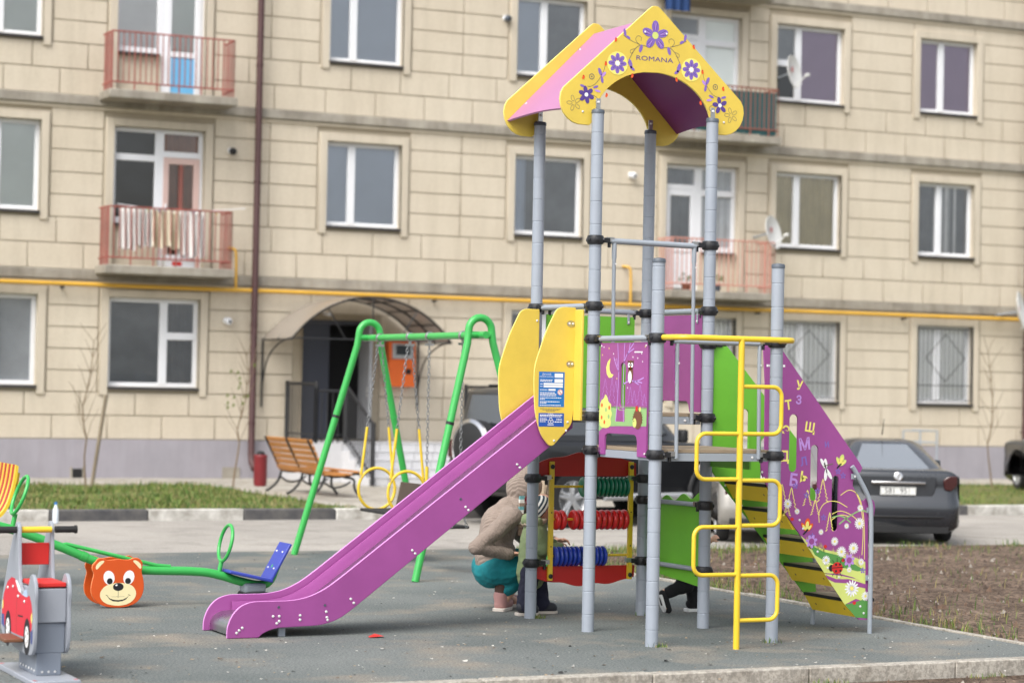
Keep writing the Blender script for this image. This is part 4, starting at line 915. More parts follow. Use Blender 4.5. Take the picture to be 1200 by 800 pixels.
# ------------------------------------------------------------------ park bench by the entrance
pb = thing('park_bench', 'brown slatted bench with curled black iron legs near the entrance steps', 'bench', (10.6, 28.4, .05))
M_wood = mat('varnished pine', (190, 128, 66), .5, var=.25, vscale=3); M_iron = mat('black iron', (34, 35, 38), .5, var=.1)
Y0, Y1 = 27.75, 29.55
b = MB()
for i in range(6):
    t = i / 5; b.box((10.40 - .17 * t, (Y0 + Y1) / 2, .40 + .37 * t), (.022, Y1 - Y0, .066), M_wood, Matrix.Rotation(-.42, 3, 'Y'))
b.build('backrest', pb, .006)
b = MB()
for i in range(5):
    t = i / 4; b.box((10.46 + .40 * t, (Y0 + Y1) / 2, .345 + .045 * (2 * t - 1) ** 2 * (1 if t > .5 else .2)), (.085, Y1 - Y0, .024), M_wood)
b.build('seat', pb, .006)
for y in (Y0 + .06, (Y0 + Y1) / 2, Y1 - .06):
    b = MB(); b.tube(smooth([(10.19, y, .80), (10.40, y, .40), (10.45, y, .33), (10.65, y, .315), (10.88, y, .37), (10.94, y, .35)], 2), .016, M_iron, 8)
    b.tube(smooth([(10.44, y, .33), (10.40, y, .2), (10.30, y, .10), (10.22, y, .06)], 2), .018, M_iron, 8); b.tube(smooth([(10.70, y, .32), (10.86, y, .30), (10.84, y, .18), (10.94, y, .055)], 2), .018, M_iron, 8)
    b.tube(smooth([(10.43, y, .25), (10.55, y, .17), (10.70, y, .2), (10.80, y, .26)], 2), .013, M_iron, 8)
    b.build('leg', pb)
bn = thing('fire_bin', 'dark red metal bin behind the wooden bench', 'bin', (10.55, 30.2, .05))
b = MB(); b.lathe([(.08, .05), (.095, .10), (.095, .46), (.1, .48), (.09, .5)], mat('dark red paint', (120, 30, 36), .5, var=.15), (10.62, 30.9, 0), n=20); b.build('body', bn)
b = MB(); b.lathe([(.06, .50), (.06, .53), (.03, .55)], M_iron, (10.62, 30.9, 0), n=16); b.build('lid', bn)
# ------------------------------------------------------------------ apartment building
WY = 33.43
bd = thing('apartment_building', 'beige block-faced apartment building with white windows and small balconies', 'apartment building', (16.6, WY, 0))
M_blk = mat('facade block', (203, 193, 175), .85, var=.06, vscale=.7, bump=.12, bscale=25, second=(195, 184, 165), speck=.1)
def streaks(m, amount):
    """rain streaks and patchy dust on the cladding: a noise stretched along z multiplied into the colour"""
    nt = m.node_tree; N = nt.nodes; L = nt.links; b = N['Principled BSDF']; src = b.inputs['Base Color'].links[0].from_socket
    tc = N.new('ShaderNodeTexCoord'); mp = N.new('ShaderNodeMapping'); mp.inputs['Scale'].default_value = (2.6, 1., .35); L.new(tc.outputs['Object'], mp.inputs['Vector'])
    n = N.new('ShaderNodeTexNoise'); n.inputs['Scale'].default_value = 1.6; n.inputs['Detail'].default_value = 7; n.inputs['Roughness'].default_value = .68; L.new(mp.outputs['Vector'], n.inputs['Vector'])
    r = N.new('ShaderNodeValToRGB'); r.color_ramp.elements[0].position = .3; r.color_ramp.elements[0].color = (1 - amount, 1 - amount * 1.05, 1 - amount * 1.15, 1); r.color_ramp.elements[1].position = .55; r.color_ramp.elements[1].color = (1, 1, 1, 1); L.new(n.outputs['Fac'], r.inputs['Fac'])
    x = N.new('ShaderNodeMix'); x.data_type = 'RGBA'; x.blend_type = 'MULTIPLY'; x.inputs['Factor'].default_value = 1; L.new(src, x.inputs['A']); L.new(r.outputs['Color'], x.inputs['B']); L.new(x.outputs['Result'], b.inputs['Base Color'])
streaks(M_blk, .12)
M_joint = mat('facade joint', (176, 165, 145), .9, var=.1)
M_trim = mat('window surround', (198, 188, 170), .8, var=.06, vscale=1.5, bump=.08, bscale=30)
streaks(M_trim, .14)
M_plin = mat('plinth render', (158, 154, 161), .85, second=(146, 143, 149), vscale=1.2, bump=.12, bscale=30)
M_belt = mat('concrete belt', (166, 160, 148), .85, second=(136, 130, 120), vscale=2.5, bump=.15, bscale=30)
streaks(M_plin, .12); streaks(M_belt, .3)
M_dark = mat('room dark', (58, 58, 60), .9)
M_sill = mat('dark sill', (62, 60, 60), .6, var=.2)
GL_sky = glass('window pane', (.97, .98, .99), .05, 1.6); GL_clear = glass('window pane clear', (.99, .99, .99), .0, 1.35); GL_net = glass('window pane netted', (.86, .87, .88), .08, 1.6, .06)
X0, X1 = 1.5, 34.
# (x0, x1, z0, z1) of every opening in view
OP = {'G0': (6.70, 7.97, 1.42, 2.76), 'G1': (9.04, 10.46, 1.42, 2.76), 'DOOR': (12.12, 13.28, .66, 2.52), 'G2': (15.70, 17.0, 1.42, 2.78), 'G3': (18.72, 19.92, 1.38, 2.77), 'G4': (20.75, 22.02, 1.39, 2.77), 'G5': (23.64, 24.86, 1.39, 2.77),
      'S0': (6.70, 7.96, 4.0, 5.34), 'S1': (9.06, 10.48, 3.22, 5.33), 'S2': (12.46, 13.72, 4.0, 5.32), 'S3': (15.71, 16.96, 4.02, 5.31), 'S4': (18.52, 19.93, 3.22, 5.33), 'S5': (20.67, 22.0, 4.03, 5.32), 'S6': (23.62, 24.84, 4.01, 5.31),
      'T0': (6.70, 7.95, 6.58, 7.90), 'T1': (9.07, 10.45, 5.80, 7.92), 'T2': (12.46, 13.71, 6.58, 7.90), 'T3': (15.70, 16.97, 6.62, 7.90), 'T4': (18.55, 19.94, 5.80, 7.88), 'T5': (20.64, 22.02, 6.55, 7.87), 'T6': (23.61, 24.85, 6.56, 7.86)}
rows = [(.63, .985), (.985, 1.33)] + [(1.33 + i * .321, 1.33 + (i + 1) * .321) for i in range(5)]
for zb in (3.15, 5.745): rows += [(zb, zb + .385), (zb + .385, zb + .77)] + [(zb + .77 + i * .335, zb + .77 + (i + 1) * .335) for i in range(5)]
rows += [(8.33 + i * .36, 8.33 + (i + 1) * .36) for i in range(6)]
b = MB()
# back wall with real openings
xs = sorted({X0, X1} | {v for o_ in OP.values() for v in o_[:2]}); zs = sorted({0., 10.6} | {v for o_ in OP.values() for v in o_[2:]})
for i in range(len(xs) - 1):
    run = None
    for j in range(len(zs) - 1):
        cx, cz = (xs[i] + xs[i + 1]) / 2, (zs[j] + zs[j + 1]) / 2
        hole = any(o_[0] < cx < o_[1] and o_[2] < cz < o_[3] for o_ in OP.values())
        if not hole: b.face([(xs[i], WY + .02, zs[j]), (xs[i + 1], WY + .02, zs[j]), (xs[i + 1], WY + .02, zs[j + 1]), (xs[i], WY + .02, zs[j + 1])], M_joint, False)
for (x0, x1, z0, z1) in OP.values():                                 # reveals
    for q in (((x0, z0), (x1, z0)), ((x1, z0), (x1, z1)), ((x1, z1), (x0, z1)), ((x0, z1), (x0, z0))):
        b.face([(q[0][0], WY - .035, q[0][1]), (q[1][0], WY - .035, q[1][1]), (q[1][0], WY + .24, q[1][1]), (q[0][0], WY + .24, q[0][1])], M_trim, False)
b.face([(X0, WY + .9, 0), (X1, WY + .9, 0), (X1, WY + .9, 10.6), (X0, WY + .9, 10.6)], M_dark, False)
for z in (3.1, 5.7, 8.25): b.face([(X0, WY + .03, z), (X1, WY + .03, z), (X1, WY + .9, z), (X0, WY + .9, z)], M_dark, False)
b.bx(X0, X1, WY + .92, WY + 12, 0, 10.6, M_joint)
for (x, y) in ((X0, 1), (X1, -1)): b.face([(x, WY + .02, 0), (x, WY + .92, 0), (x, WY + .92, 10.6), (x, WY + .02, 10.6)], M_joint, False)
cells = sorted(OP.values())
for ri, (z0, z1) in enumerate(rows):
    cuts = []
    for (a, c, p, q) in OP.values():
        if p - .06 < (z0 + z1) / 2 < q + .16: cuts.append((a - .15, c + .15))
    cuts.sort(); spans = []; x = X0
    for a, c in cuts:
        if a > x: spans.append((x, a))
        x = max(x, c)
    spans.append((x, X1))
    tall = (z1 - z0) > .34
    for a, c in spans:
        if tall: js = [a] + [v for v in [X0 + (ri % 2) * .42 + k * .84 for k in range(60)] if a + .12 < v < c - .12] + [c]
        else: js = [a, c] if c - a < 1.6 else ([a, (a + c) / 2 + .05, c] if c - a < 3.2 else [a + (c - a) * k / int((c - a) / 1.3) for k in range(int((c - a) / 1.3) + 1)])
        for p, q in zip(js, js[1:]):
            b.bx(p + .008, q - .008, WY - .005, WY + .02, z0 + .008, z1 - .008, M_blk)
b.build('wall', bd, .004, seg=1)
b = MB(); b.bx(X0, X1, WY - .045, WY + .02, -.1, .625, M_plin); b.build('plinth', bd, .006)
for z0, z1 in ((3.0, 3.148), (5.60, 5.742), (8.18, 8.325)):
    b = MB(); b.bx(X0, X1, WY - .075, WY + .02, z0, z1, M_belt); b.bx(X0, X1, WY - .03, WY + .02, z0 - .06, z0 - .002, M_blk); b.build('belt_course', bd, .012)
b = MB()
for (a, c, z) in ((8.535, 8.69, .10),): b.bx(a, c, WY - .051, WY - .0455, z - .09, z + .09, M_black); b.bx(a - .03, a, WY - .06, WY - .0455, z - .12, z + .12, M_belt); b.bx(c, c + .03, WY - .06, WY - .0455, z - .12, z + .12, M_belt)
b.build('vent_opening', bd)
b = MB(); b.bx(10.86, 11.14, WY - .06, WY - .046, -.02, .22, M_belt); b.build('vent_grille', bd, .004)

def curtain_mesh(x0, x1, z0, z1, m, kind, y=.14):
    b = MB()
    if kind == 'folds':
        n = int((x1 - x0) / .018); b.grid([[(x0 + (x1 - x0) * i / n, WY + y + .014 * sin(i * .9 + 1.5 * sin(i * .13)), z) for i in range(n + 1)] for z in (z0, z1)], m)
    elif kind == 'slats':
        n = int((z1 - z0) / .09)
        for k in range(n): b.face([(x0, WY + y, z0 + k * .09), (x1, WY + y, z0 + k * .09), (x1, WY + y - .012, z0 + k * .09 + .096), (x0, WY + y - .012, z0 + k * .09 + .096)], m, False)
    else: b.face([(x0, WY + y, z0), (x1, WY + y, z0), (x1, WY + y, z1), (x0, WY + y, z1)], m, False)
    return b
C_blue = mat('grey blue blind', (204, 213, 224), .8, var=.06, vscale=1.2); C_beige = mat('beige curtain', (216, 206, 176), .9, var=.15, vscale=4); C_white = mat('white curtain', (244, 245, 244), .9, var=.08, vscale=3)
C_purple = mat('mauve blind', (182, 164, 188), .8, var=.06, vscale=1.5); C_green = mat('pale green blind', (228, 234, 229), .8, var=.08, vscale=1.5); C_grey = mat('grey net', (168, 172, 176), .9, var=.2, vscale=2.5)
def window(key, mulls=(), trans=(), gl=None, cur=None, ckind='folds', surround=True, label=None):
    """white plastic window: frame, mullions at fractions of the width, transoms (fraction from top, x-from, x-to)"""
    x0, x1, z0, z1 = OP[key]; gl = gl or GL_sky; y0, y1 = WY + .09, WY + .16; f = .065
    b = MB(); b.bx(x0, x1, y0, y1, z1 - f, z1, M_pvc); b.bx(x0, x1, y0, y1, z0, z0 + f, M_pvc); b.bx(x0, x0 + f, y0 + .002, y1 - .002, z0 + f, z1 - f, M_pvc); b.bx(x1 - f, x1, y0 + .002, y1 - .002, z0 + f, z1 - f, M_pvc)
    W_ = x1 - x0; H_ = z1 - z0
    for m in mulls: b.bx(x0 + W_ * m - .06, x0 + W_ * m + .06, y0 - .012, y1 - .004, z0 + f * .6, z1 - f * .6, M_pvc)
    for (t, a, c) in trans: b.bx(x0 + W_ * a + .02, x0 + W_ * c - .02, y0 - .008, y1 - .006, z1 - H_ * t - .055, z1 - H_ * t + .055, M_pvc)
    o_ = b.build('window', bd, .006, label=label)
    p = MB(); p.face([(x0 + .03, WY + .125, z0 + .03), (x1 - .03, WY + .125, z0 + .03), (x1 - .03, WY + .125, z1 - .03), (x0 + .03, WY + .125, z1 - .03)], gl, False); p.build('pane', o_)
    if cur:
        for item in cur: 
            a, c, m, k, zl = item
            curtain_mesh(x0 + W_ * a, x0 + W_ * c, z0 + H_ * zl, z1 - .02, m, k).build('curtain', o_)
    if surround:
        t = MB(); wd = .115; zb = z0 - .13 if H_ < 1.6 else z0
        t.bx(x0 - wd, x0, WY - .04, WY + .02, zb, z1 + wd, M_trim); t.bx(x1, x1 + wd, WY - .04, WY + .02, zb, z1 + wd, M_trim); t.bx(x0, x1, WY - .038, WY + .02, z1, z1 + wd - .002, M_trim)
        t.bx(x0 - wd - .02, x0 - wd - .001, WY - .022, WY + .02, zb, z1 + wd + .02, M_trim); t.bx(x1 + wd + .001, x1 + wd + .02, WY - .022, WY + .02, zb, z1 + wd + .02, M_trim); t.bx(x0 - wd, x1 + wd, WY - .024, WY + .02, z1 + wd + .001, z1 + wd + .02, M_trim)
        t.build('surround', o_, .004, seg=1)
        if H_ < 1.6:
            s_ = MB(); s_.bx(x0 + .002, x1 - .002, WY - .06, WY + .088, z0 - .045, z0 - .003, M_sill); s_.build('sill', o_, .004)
    return o_
E_ = 0.
window('G0', (.5,), (), GL_net, [(0, 1, C_grey, 'flat', 0)]); window('G1', (.62,), ((.42, .62, 1),), GL_net, [(0, .64, C_grey, 'flat', 0), (.64, 1, C_grey, 'folds', 0)])
window('G2', (.5,), (), GL_net, [(0, 1, C_grey, 'flat', 0)]); window('S0', (.5,), (), None, [(0, 1, C_green, 'flat', 0)])
window('T0', (.5,), (), None, [(0, 1, C_green, 'slats', 0)])
window('S2', (.36,), (), None, [(0, 1, C_blue, 'flat', 0)]); window('T2', (.35,), (), None, [(0, 1, C_blue, 'flat', 0)])
window('S3', (), (), None, [(.0, .22, C_blue, 'folds', 0), (.22, .99, C_grey, 'flat', 0)]); window('T3', (.42,), (), None, [(.42, .98, C_grey, 'flat', .2), (0, .42, C_blue, 'flat', 0)])
window('S5', (.36,), (), None, [(0, .98, C_beige, 'folds', 0)]); window('S6', (.42,), (), None, [(0, .98, C_grey, 'folds', 0), (.45, .8, C_white, 'folds', 0)])
window('T5', (.36,), ((.5, 0, .36),), None, [(.33, 1, C_purple, 'flat', 0), (0, .33, C_grey, 'flat', .5)]); window('T6', (.42,), (), None, [(0, 1, C_purple, 'flat', 0)])
bars = []
for k in ('G3', 'G4', 'G5'):
    o_ = window(k, (.42,), (), GL_clear, [(0, 1, C_white, 'folds', 0)]); x0, x1, z0, z1 = OP[k]; b = MB(); y = WY - .02
    for z in (z0 + .05, z0 + .32, z1 - .05): b.tube([(x0 + .03, y, z), (x1 - .03, y, z)], .009, M_iron, 6)
    for i in range(13): x = x0 + .05 + (x1 - x0 - .1) * i / 12; b.tube([(x, y, z0 + .05), (x, y, z1 - .05)], .0045, M_iron, 6)
    xc, zc = (x0 + x1) / 2, (z0 + z1) / 2 + .12; b.tube([(xc - .42, y - .012, zc), (xc, y - .012, zc + .42), (xc + .42, y - .012, zc), (xc, y - .012, zc - .42)], .009, M_iron, 6, True)
    b.bx(x0 + .004, x0 + .03, y - .01, y + .012, z0 + .01, z1 - .01, M_iron); b.bx(x1 - .03, x1 - .004, y - .01, y + .012, z0 + .01, z1 - .01, M_iron); b.build('security_bars', o_)
# balcony doors: a window beside a glazed door
def balcony_door(key, door_right, panel, cur, doorcol=None):
    x0, x1, z0, z1 = OP[key]; W_ = x1 - x0; H_ = z1 - z0; y0, y1 = WY + .09, WY + .16; d0, d1 = (.52, 1.) if door_right else (0., .48); w0, w1 = (0., .52) if door_right else (.48, 1.)
    b = MB(); f = .065; zs_ = z0 + .72
    b.bx(x0, x1, y0, y1, z1 - f, z1, M_pvc); b.bx(x0, x0 + f, y0 + .002, y1 - .002, z0, z1 - f, M_pvc); b.bx(x1 - f, x1, y0 + .002, y1 - .002, z0, z1 - f, M_pvc)
    xm = x0 + W_ * (.52 if door_right else .48); b.bx(xm - .07, xm + .07, y0 - .01, y1 - .004, z0, z1 - f * .6, M_pvc)
    wa, wb = x0 + W_ * w0 + .05, x0 + W_ * w1 - .05
    b.bx(wa, wb, y0 + .004, y1, zs_ - .06, zs_ + .03, M_pvc); b.bx(wa, wb, y0 - .006, y1 - .006, z1 - .50, z1 - .40, M_pvc)
    o_ = b.build('window', bd, .006)
    k = MB(); k.bx(wa - .04, wb + .04, WY + .06, WY + .14, z0, zs_ - .062, M_blk); k.bx(wa, wb, WY - .03, WY + .088, zs_ - .1, zs_ - .063, M_sill); k.build('sill', o_)
    p = MB(); p.face([(wa - .02, WY + .125, zs_), (wb + .02, WY + .125, zs_), (wb + .02, WY + .125, z1 - .03), (wa - .02, WY + .125, z1 - .03)], GL_sky, False); p.build('pane', o_)
    da, db = x0 + W_ * d0 + (.06 if door_right else .05), x0 + W_ * d1 - .05; m = doorcol or M_pvc; g = MB()
    zt = z1 - .42; b2 = MB(); b2.bx(da, db, y0 - .004, y1 - .008, zt - .0, zt + .09, M_pvc)
    for (a, c) in ((da, da + .09), (db - .09, db)): b2.bx(a, c, y0 - .014, y1 - .012, z0 + .02, zt - .004, m)
    b2.bx(da + .09, db - .09, y0 - .013, y1 - .013, zt - .10, zt - .005, m); zp = z0 + (.72 if panel else .12); b2.bx(da + .09, db - .09, y0 - .013, y1 - .013, zp - .08, zp, m)
    if panel: b2.bx(da + .09, db - .09, y0, y1 - .02, z0 + .03, zp - .085, panel)
    if doorcol: b2.bx((da + db) / 2 - .03, (da + db) / 2 + .03, y0 - .012, y1 - .014, zp, zt - .1, mat('red brown bar', (140, 84, 74), .5))
    dd = b2.build('balcony_door', bd, .005); g.face([(da + .05, WY + .12, zp - .03), (db - .05, WY + .12, zp - .03), (db - .05, WY + .12, z1 - .04), (da + .05, WY + .12, z1 - .04)], GL_sky, False); g.build('pane', dd)
    h = MB(); h.bx(da + .03, da + .055, y0 - .04, y0 - .015, z0 + .85, z0 + .98, M_pvc); h.build('handle', dd, .004)
    for (a, c, m2, kd, zl) in cur: curtain_mesh(x0 + W_ * a, x0 + W_ * c, z0 + H_ * zl, z1 - .02, m2, kd).build('curtain', o_)
    t = MB(); wd = .115
    t.bx(x0 - wd, x0, WY - .04, WY + .02, z0, z1 + wd, M_trim); t.bx(x1, x1 + wd, WY - .04, WY + .02, z0, z1 + wd, M_trim); t.bx(x0, x1, WY - .038, WY + .02, z1, z1 + wd - .002, M_trim); t.bx(x0 - wd - .02, x0 - wd - .001, WY - .022, WY + .02, z0, z1 + wd + .02, M_trim); t.bx(x1 + wd + .001, x1 + wd + .02, WY - .022, WY + .02, z0, z1 + wd + .02, M_trim); t.build('surround', o_, .004, seg=1)
balcony_door('S1', True, None, [(.55, 1, mat('brown curtain', (150, 116, 100), .9, var=.2), 'folds', 0)], mat('pinkish door frame', (206, 178, 170), .5, var=.06))
balcony_door('T1', True, mat('sky blue panel', (108, 178, 222), .5, var=.06), [(0, .5, C_white, 'slats', 0), (.52, 1, C_green, 'slats', 0)])
balcony_door('S4', False, M_pvc, [(0, 1, C_grey, 'folds', 0)]); balcony_door('T4', False, M_pvc, [(.5, 1, C_green, 'flat', 0.2), (0, .5, C_grey, 'flat', 0)])
M_rail = mat('red brown balcony rail', (158, 84, 74), .6, second=(134, 74, 66), vscale=6)
def balcony(x0, x1, zb, out, m, hgt, panel=None, n=22, label=None):
    ya = WY - .08; yb = WY - out; b = MB(); b.bx(x0, x1, yb, WY - .076, zb, zb + .13, M_belt); o_ = b.build('balcony', bd, .015, label)
    r = MB(); zt = zb + .13 + hgt; xa, xb, yf = x0 + .05, x1 - .05, yb + .05
    for z in (zt, zb + .24): r.tube([(xa, ya, z), (xa, yf, z), (xb, yf, z), (xb, ya, z)], .014, m, 6)
    for i in range(n + 1): x = xa + (xb - xa) * i / n; r.tube([(x, yf, zb + (.12 if i % 4 == 0 else .24)), (x, yf, zt)], .009 if i % 4 else .012, m, 6)
    k = max(5, int(out / .095))
    for x in (xa, xb):
        for i in range(k): y = yf + (ya - yf) * i / k; r.tube([(x, y, zb + .12), (x, y, zt)], .009, m, 6)
    r.build('railing', o_)
    if panel:
        q = MB(); q.bx(xa + .02, xb - .02, yf + .03, yf + .045, zb + .16, zt - .06, panel); q.bx(xb - .04, xb - .025, yf + .05, ya, zb + .16, zt - .06, panel); q.build('screen_panel', o_)
    return o_
balcony(8.80, 10.78, 5.675, .64, M_rail, .86); balcony(8.80, 10.80, 3.085, .64, M_rail, .86); balcony(18.30, 20.36, 3.06, .64, mat('pale red rail', (196, 138, 124), .6, var=.15), .86)
balcony(18.30, 20.38, 5.70, .64, mat('rusty rail', (140, 84, 70), .6, var=.2), .80, mat('teal screen', (48, 92, 94), .6, var=.1)); balcony(18.2, 20.2, 8.12, .66, M_rail, .86)
# entrance door
b = MB(); b.bx(12.12, 12.60, WY + .05, WY + .10, .66, 2.52, mat('dark entrance door', (52, 56, 68), .5, var=.08)); b.bx(13.16, 13.28, WY + .02, WY + .12, .66, 2.52, mat('dark door frame', (66, 68, 76), .5)); b.bx(12.12, 13.28, WY + .022, WY + .118, 2.45, 2.518, mat('dark door frame', (66, 68, 76), .5))
b.box((13.07, WY - .30, 1.58), (.05, .62, 1.82), mat('grey door edge', (150, 152, 156), .5), Matrix.Rotation(-.1, 3, 'Z')); dr = b.build('entrance_door', bd, .006)
b = MB(); b.tube([(13.03, WY - .55, 1.48), (13.0, WY - .58, 1.48), (13.0, WY - .58, 1.30), (13.03, WY - .55, 1.30)], .012, M_steel, 8); b.build('handle', dr)
# arched canopy
M_poly = bpy.data.materials.new('brown polycarbonate'); M_poly.use_nodes = True
_n = M_poly.node_tree.nodes; _b = _n['Principled BSDF']; _b.inputs['Base Color'].default_value = (*lin((152, 144, 134)), 1); _b.inputs['Roughness'].default_value = .22
_t = _n.new('ShaderNodeBsdfTranslucent'); _t.inputs['Color'].default_value = (*lin((170, 152, 134)), 1); _m = _n.new('ShaderNodeMixShader'); _m.inputs[0].default_value = .15
_l = M_poly.node_tree.links; _l.new(_b.outputs[0], _m.inputs[1]); _l.new(_t.outputs[0], _m.inputs[2]); _l.new(_m.outputs[0], _n['Material Output'].inputs['Surface'])
cxm, hw, zf, rise = 12.76, 1.30, 2.20, .66; Rr = (hw * hw + rise * rise) / (2 * rise); a1 = math.asin(hw / Rr)
pr_ = lambda t: (cxm + Rr * sin(-a1 + 2 * a1 * t), zf + rise - Rr + Rr * cos(-a1 + 2 * a1 * t))
b = MB(); n = 28; rws = []
for y in (WY - .08, WY - 1.38):
    rws.append([(pr_(i / n)[0], y, pr_(i / n)[1]) for i in range(n + 1)])
b.grid(rws, M_poly); cn = b.build('entrance_canopy', bd, 0)
b = MB()
for y in (WY - .09, WY - .74, WY - 1.36): b.tube([(pr_(i / n)[0], y, pr_(i / n)[1] - .022) for i in range(n + 1)], .016, M_iron, 6)
for t in (0, .125, .25, .375, .5, .625, .75, .875, 1): q = pr_(t); b.tube([(q[0], WY - .06, q[1] - .022), (q[0], WY - 1.38, q[1] - .022)], .011, M_iron, 6)
b.tube([(cxm - hw, WY - 1.36, zf), (cxm + hw, WY - 1.36, zf)], .012, M_iron, 6)
for t in (.25, .5, .75): q = pr_(t); b.tube([(q[0], WY - 1.36, q[1] - .02), (q[0] + (cxm - q[0]) * .4, WY - 1.36, zf)], .01, M_iron, 6)
for x in (cxm - hw, cxm + hw):
    b.tube([(x, WY - .06, zf), (x, WY - .06, 1.15)], .016, M_iron, 6); b.tube(smooth([(x, WY - .06, 1.45), (x, WY - .25, 1.9), (x, WY - .8, 2.14), (x, WY - 1.36, zf)], 2), .013, M_iron, 6)
b.build('canopy_frame', cn)
b = MB(); b.tube([(cxm - .55, WY - .06, 2.62), (cxm - .55, WY - .3, 2.6)], .03, M_pvc, 8); b.tube([(cxm - .3, WY - .06, 2.62), (cxm - .3, WY - .3, 2.6)], .03, M_pvc, 8); b.build('canopy_lamp', cn)
# pipes
M_pipe = mat('yellow gas pipe', (214, 166, 58), .5, var=.12, vscale=2); M_down = mat('brown downpipe', (76, 48, 48), .5, var=.12)
b = MB(); b.tube([(X0, WY - .14, 2.925), (26.1, WY - .14, 2.93)], .032, M_pipe, 12)
for x in (10.98, 17.82): b.tube(smooth([(x, WY - .14, 2.93), (x, WY - .14, 3.50), (x - .03, WY - .12, 3.56), (x - .1, WY - .02, 3.57)], 2), .02, M_pipe, 10)
for x in range(2, 26, 3): b.bx(x + .3, x + .33, WY - .15, WY, 2.86, 2.89, M_iron)
b.build('gas_pipe', bd)
for x in (11.28, 25.95):
    b = MB(); b.tube([(x, WY - .16, 10.5), (x, WY - .16, .42), (x, WY - .2, .30), (x, WY - .32, .2)], .052 if x < 20 else .07, M_down, 14)
    for z in (.9, 2.4, 4.6, 6.4, 8.2): b.lathe([(.058, -.02), (.058, .02)], M_down, (x, WY - .16, z), None, 14); b.bx(x - .01, x + .01, WY - .13, WY, z - .01, z + .01, M_down)
    b.build('downpipe', bd)

# entrance steps with railings
es = thing('entrance_steps', 'pale tiled entrance steps with black iron railings', 'steps', (13.3, 32.2, .05))
M_tile = mat('pale tile', (198, 198, 200), .5, var=.08, vscale=4); 
SX0, SX1 = 12.28, 14.9
b = MB()
nst = 5; 
b.bx(11.80, SX1, 32.0, WY - .05, .05, .64, M_tile)
for i in range(nst - 1): b.bx(SX0, SX1, 32.0 - (i + 1) * .28, 32.0 - i * .28 - .002, .05, .64 - (i + 1) * .118, M_tile)
jm = mat('tile joint', (150, 150, 152), .8)
for i in range(nst):
    y = 32.0 - i * .28; zt = .64 - i * .118; x = SX0 + (i % 2) * .15
    while x < SX1: b.bx(x, x + .008, y - .002, y, zt - .116, zt - .004, jm); x += .30
    b.bx(SX0, SX1, y - .012, y + .02, zt, zt + .012, M_tile)
b.build('steps', es, .004, seg=1)
def railing(pts, x, n):
    b = MB(); (y0, z0), (y1, z1) = pts
    b.tube([(x, y0, z0 + .88), (x, y1, z1 + .88)], .024, M_iron, 8); b.tube([(x, y0, z0 + .12), (x, y1, z1 + .12)], .012, M_iron, 6)
    for i in range(n + 1): t = i / n; y = y0 + (y1 - y0) * t; z = z0 + (z1 - z0) * t; r = .03 if i in (0, n) else .009; b.tube([(x, y, z), (x, y, z + (.92 if i in (0, n) else .88))], r, M_iron, 6)
    return b
railing(((32.0, .64), (30.85, .06)), 12.32, 12).build('railing', es); railing(((32.0, .64), (30.85, .06)), 14.86, 12).build('railing', es)
b = railing(((WY - .1, .64), (32.02, .64)), 11.86, 10); b.build('railing', es); b = MB()
b.tube([(11.86, 32.02, 1.42), (12.3, 32.02, 1.42)], .02, M_iron, 8); b.tube([(11.86, 32.02, .76), (12.3, 32.02, .76)], .012, M_iron, 6)
for i in range(6): b.tube([(11.86 + .44 * i / 5, 32.02, .64), (11.86 + .44 * i / 5, 32.02, 1.46 if i in (0, 5) else 1.42)], .03 if i == 0 else .009, M_iron, 6)
b.build('railing', es)
b = railing(((WY - .1, .64), (32.0, .64)), 14.88, 14); b.build('railing', es)

# ------------------------------------------------------------------ things fixed to the facade
pt = thing('payment_terminal', 'orange payment terminal with a grey screen beside the entrance door', 'payment terminal', (13.72, WY, 1.5))
M_term = mat('orange terminal', (236, 108, 36), .45, var=.06)
b = MB(); b.bx(13.50, 13.96, WY - .20, WY - .01, 1.50, 1.93, M_term); b.box((13.73, WY - .11, 2.07), (.46, .17, .28), M_term, Matrix.Rotation(-.08, 3, 'X')); b.build('housing', pt, .012)
b = MB(); b.box((13.74, WY - .196, 2.06), (.36, .03, .24), mat('grey bezel', (176, 178, 180), .4)); sc_ = b.build('bezel', pt, .005)
b = MB(); b.box((13.74, WY - .213, 2.075), (.24, .004, .15), mat('dark screen', (48, 56, 62), .15)); b.build('screen', sc_)
b = MB(); b.bx(13.80, 13.88, WY - .215, WY - .20, 1.70, 1.78, M_black); b.build('slot', pt)
def dish(label, x, z, r, yaw, tilt, out=.5):
    t = thing('satellite_dish', label, 'satellite dish', (x, WY - .05, z), 0, 'satellite dishes on the facade'); ax = V((sin(yaw) * cos(tilt), -cos(yaw) * cos(tilt), sin(tilt))); c = V((x, WY - out, z))
    b = MB(); m = mat('dish grey', (214, 214, 212), .5, var=.06); b.lathe([(r * k, .22 * r * k * k) for k in (.02, .25, .5, .75, .9, 1.)] + [(r, .22 * r + .01), (r * .9, .19 * r + .006), (r * .5, .06 * r - .004), (.01, -.01)], m, c, ax, 28)
    b.disc(Fr(c + ax * (.06 * r), ax.cross(V((0, 0, 1))), V((0, 0, 1)), ax), 0, .05, .05, .05, mat('dish badge', (196, 130, 130), .5), .012); b.build('reflector', t)
    b = MB(); e = c + ax * r * 1.05 - V((0, 0, r * .35)); b.tube([c - V((0, 0, r * .9)) + ax * .15 * r, e], .011, m, 6); b.lathe([(.022, -.04), (.03, .04)], m, e, ax, 10); b.build('feed_arm', t)
    b = MB(); b.tube([c - ax * .02, (x - .05, WY - .08, z - .05), (x - .05, WY + .0, z - .05)], .016, M_galv, 8); b.build('bracket', t)
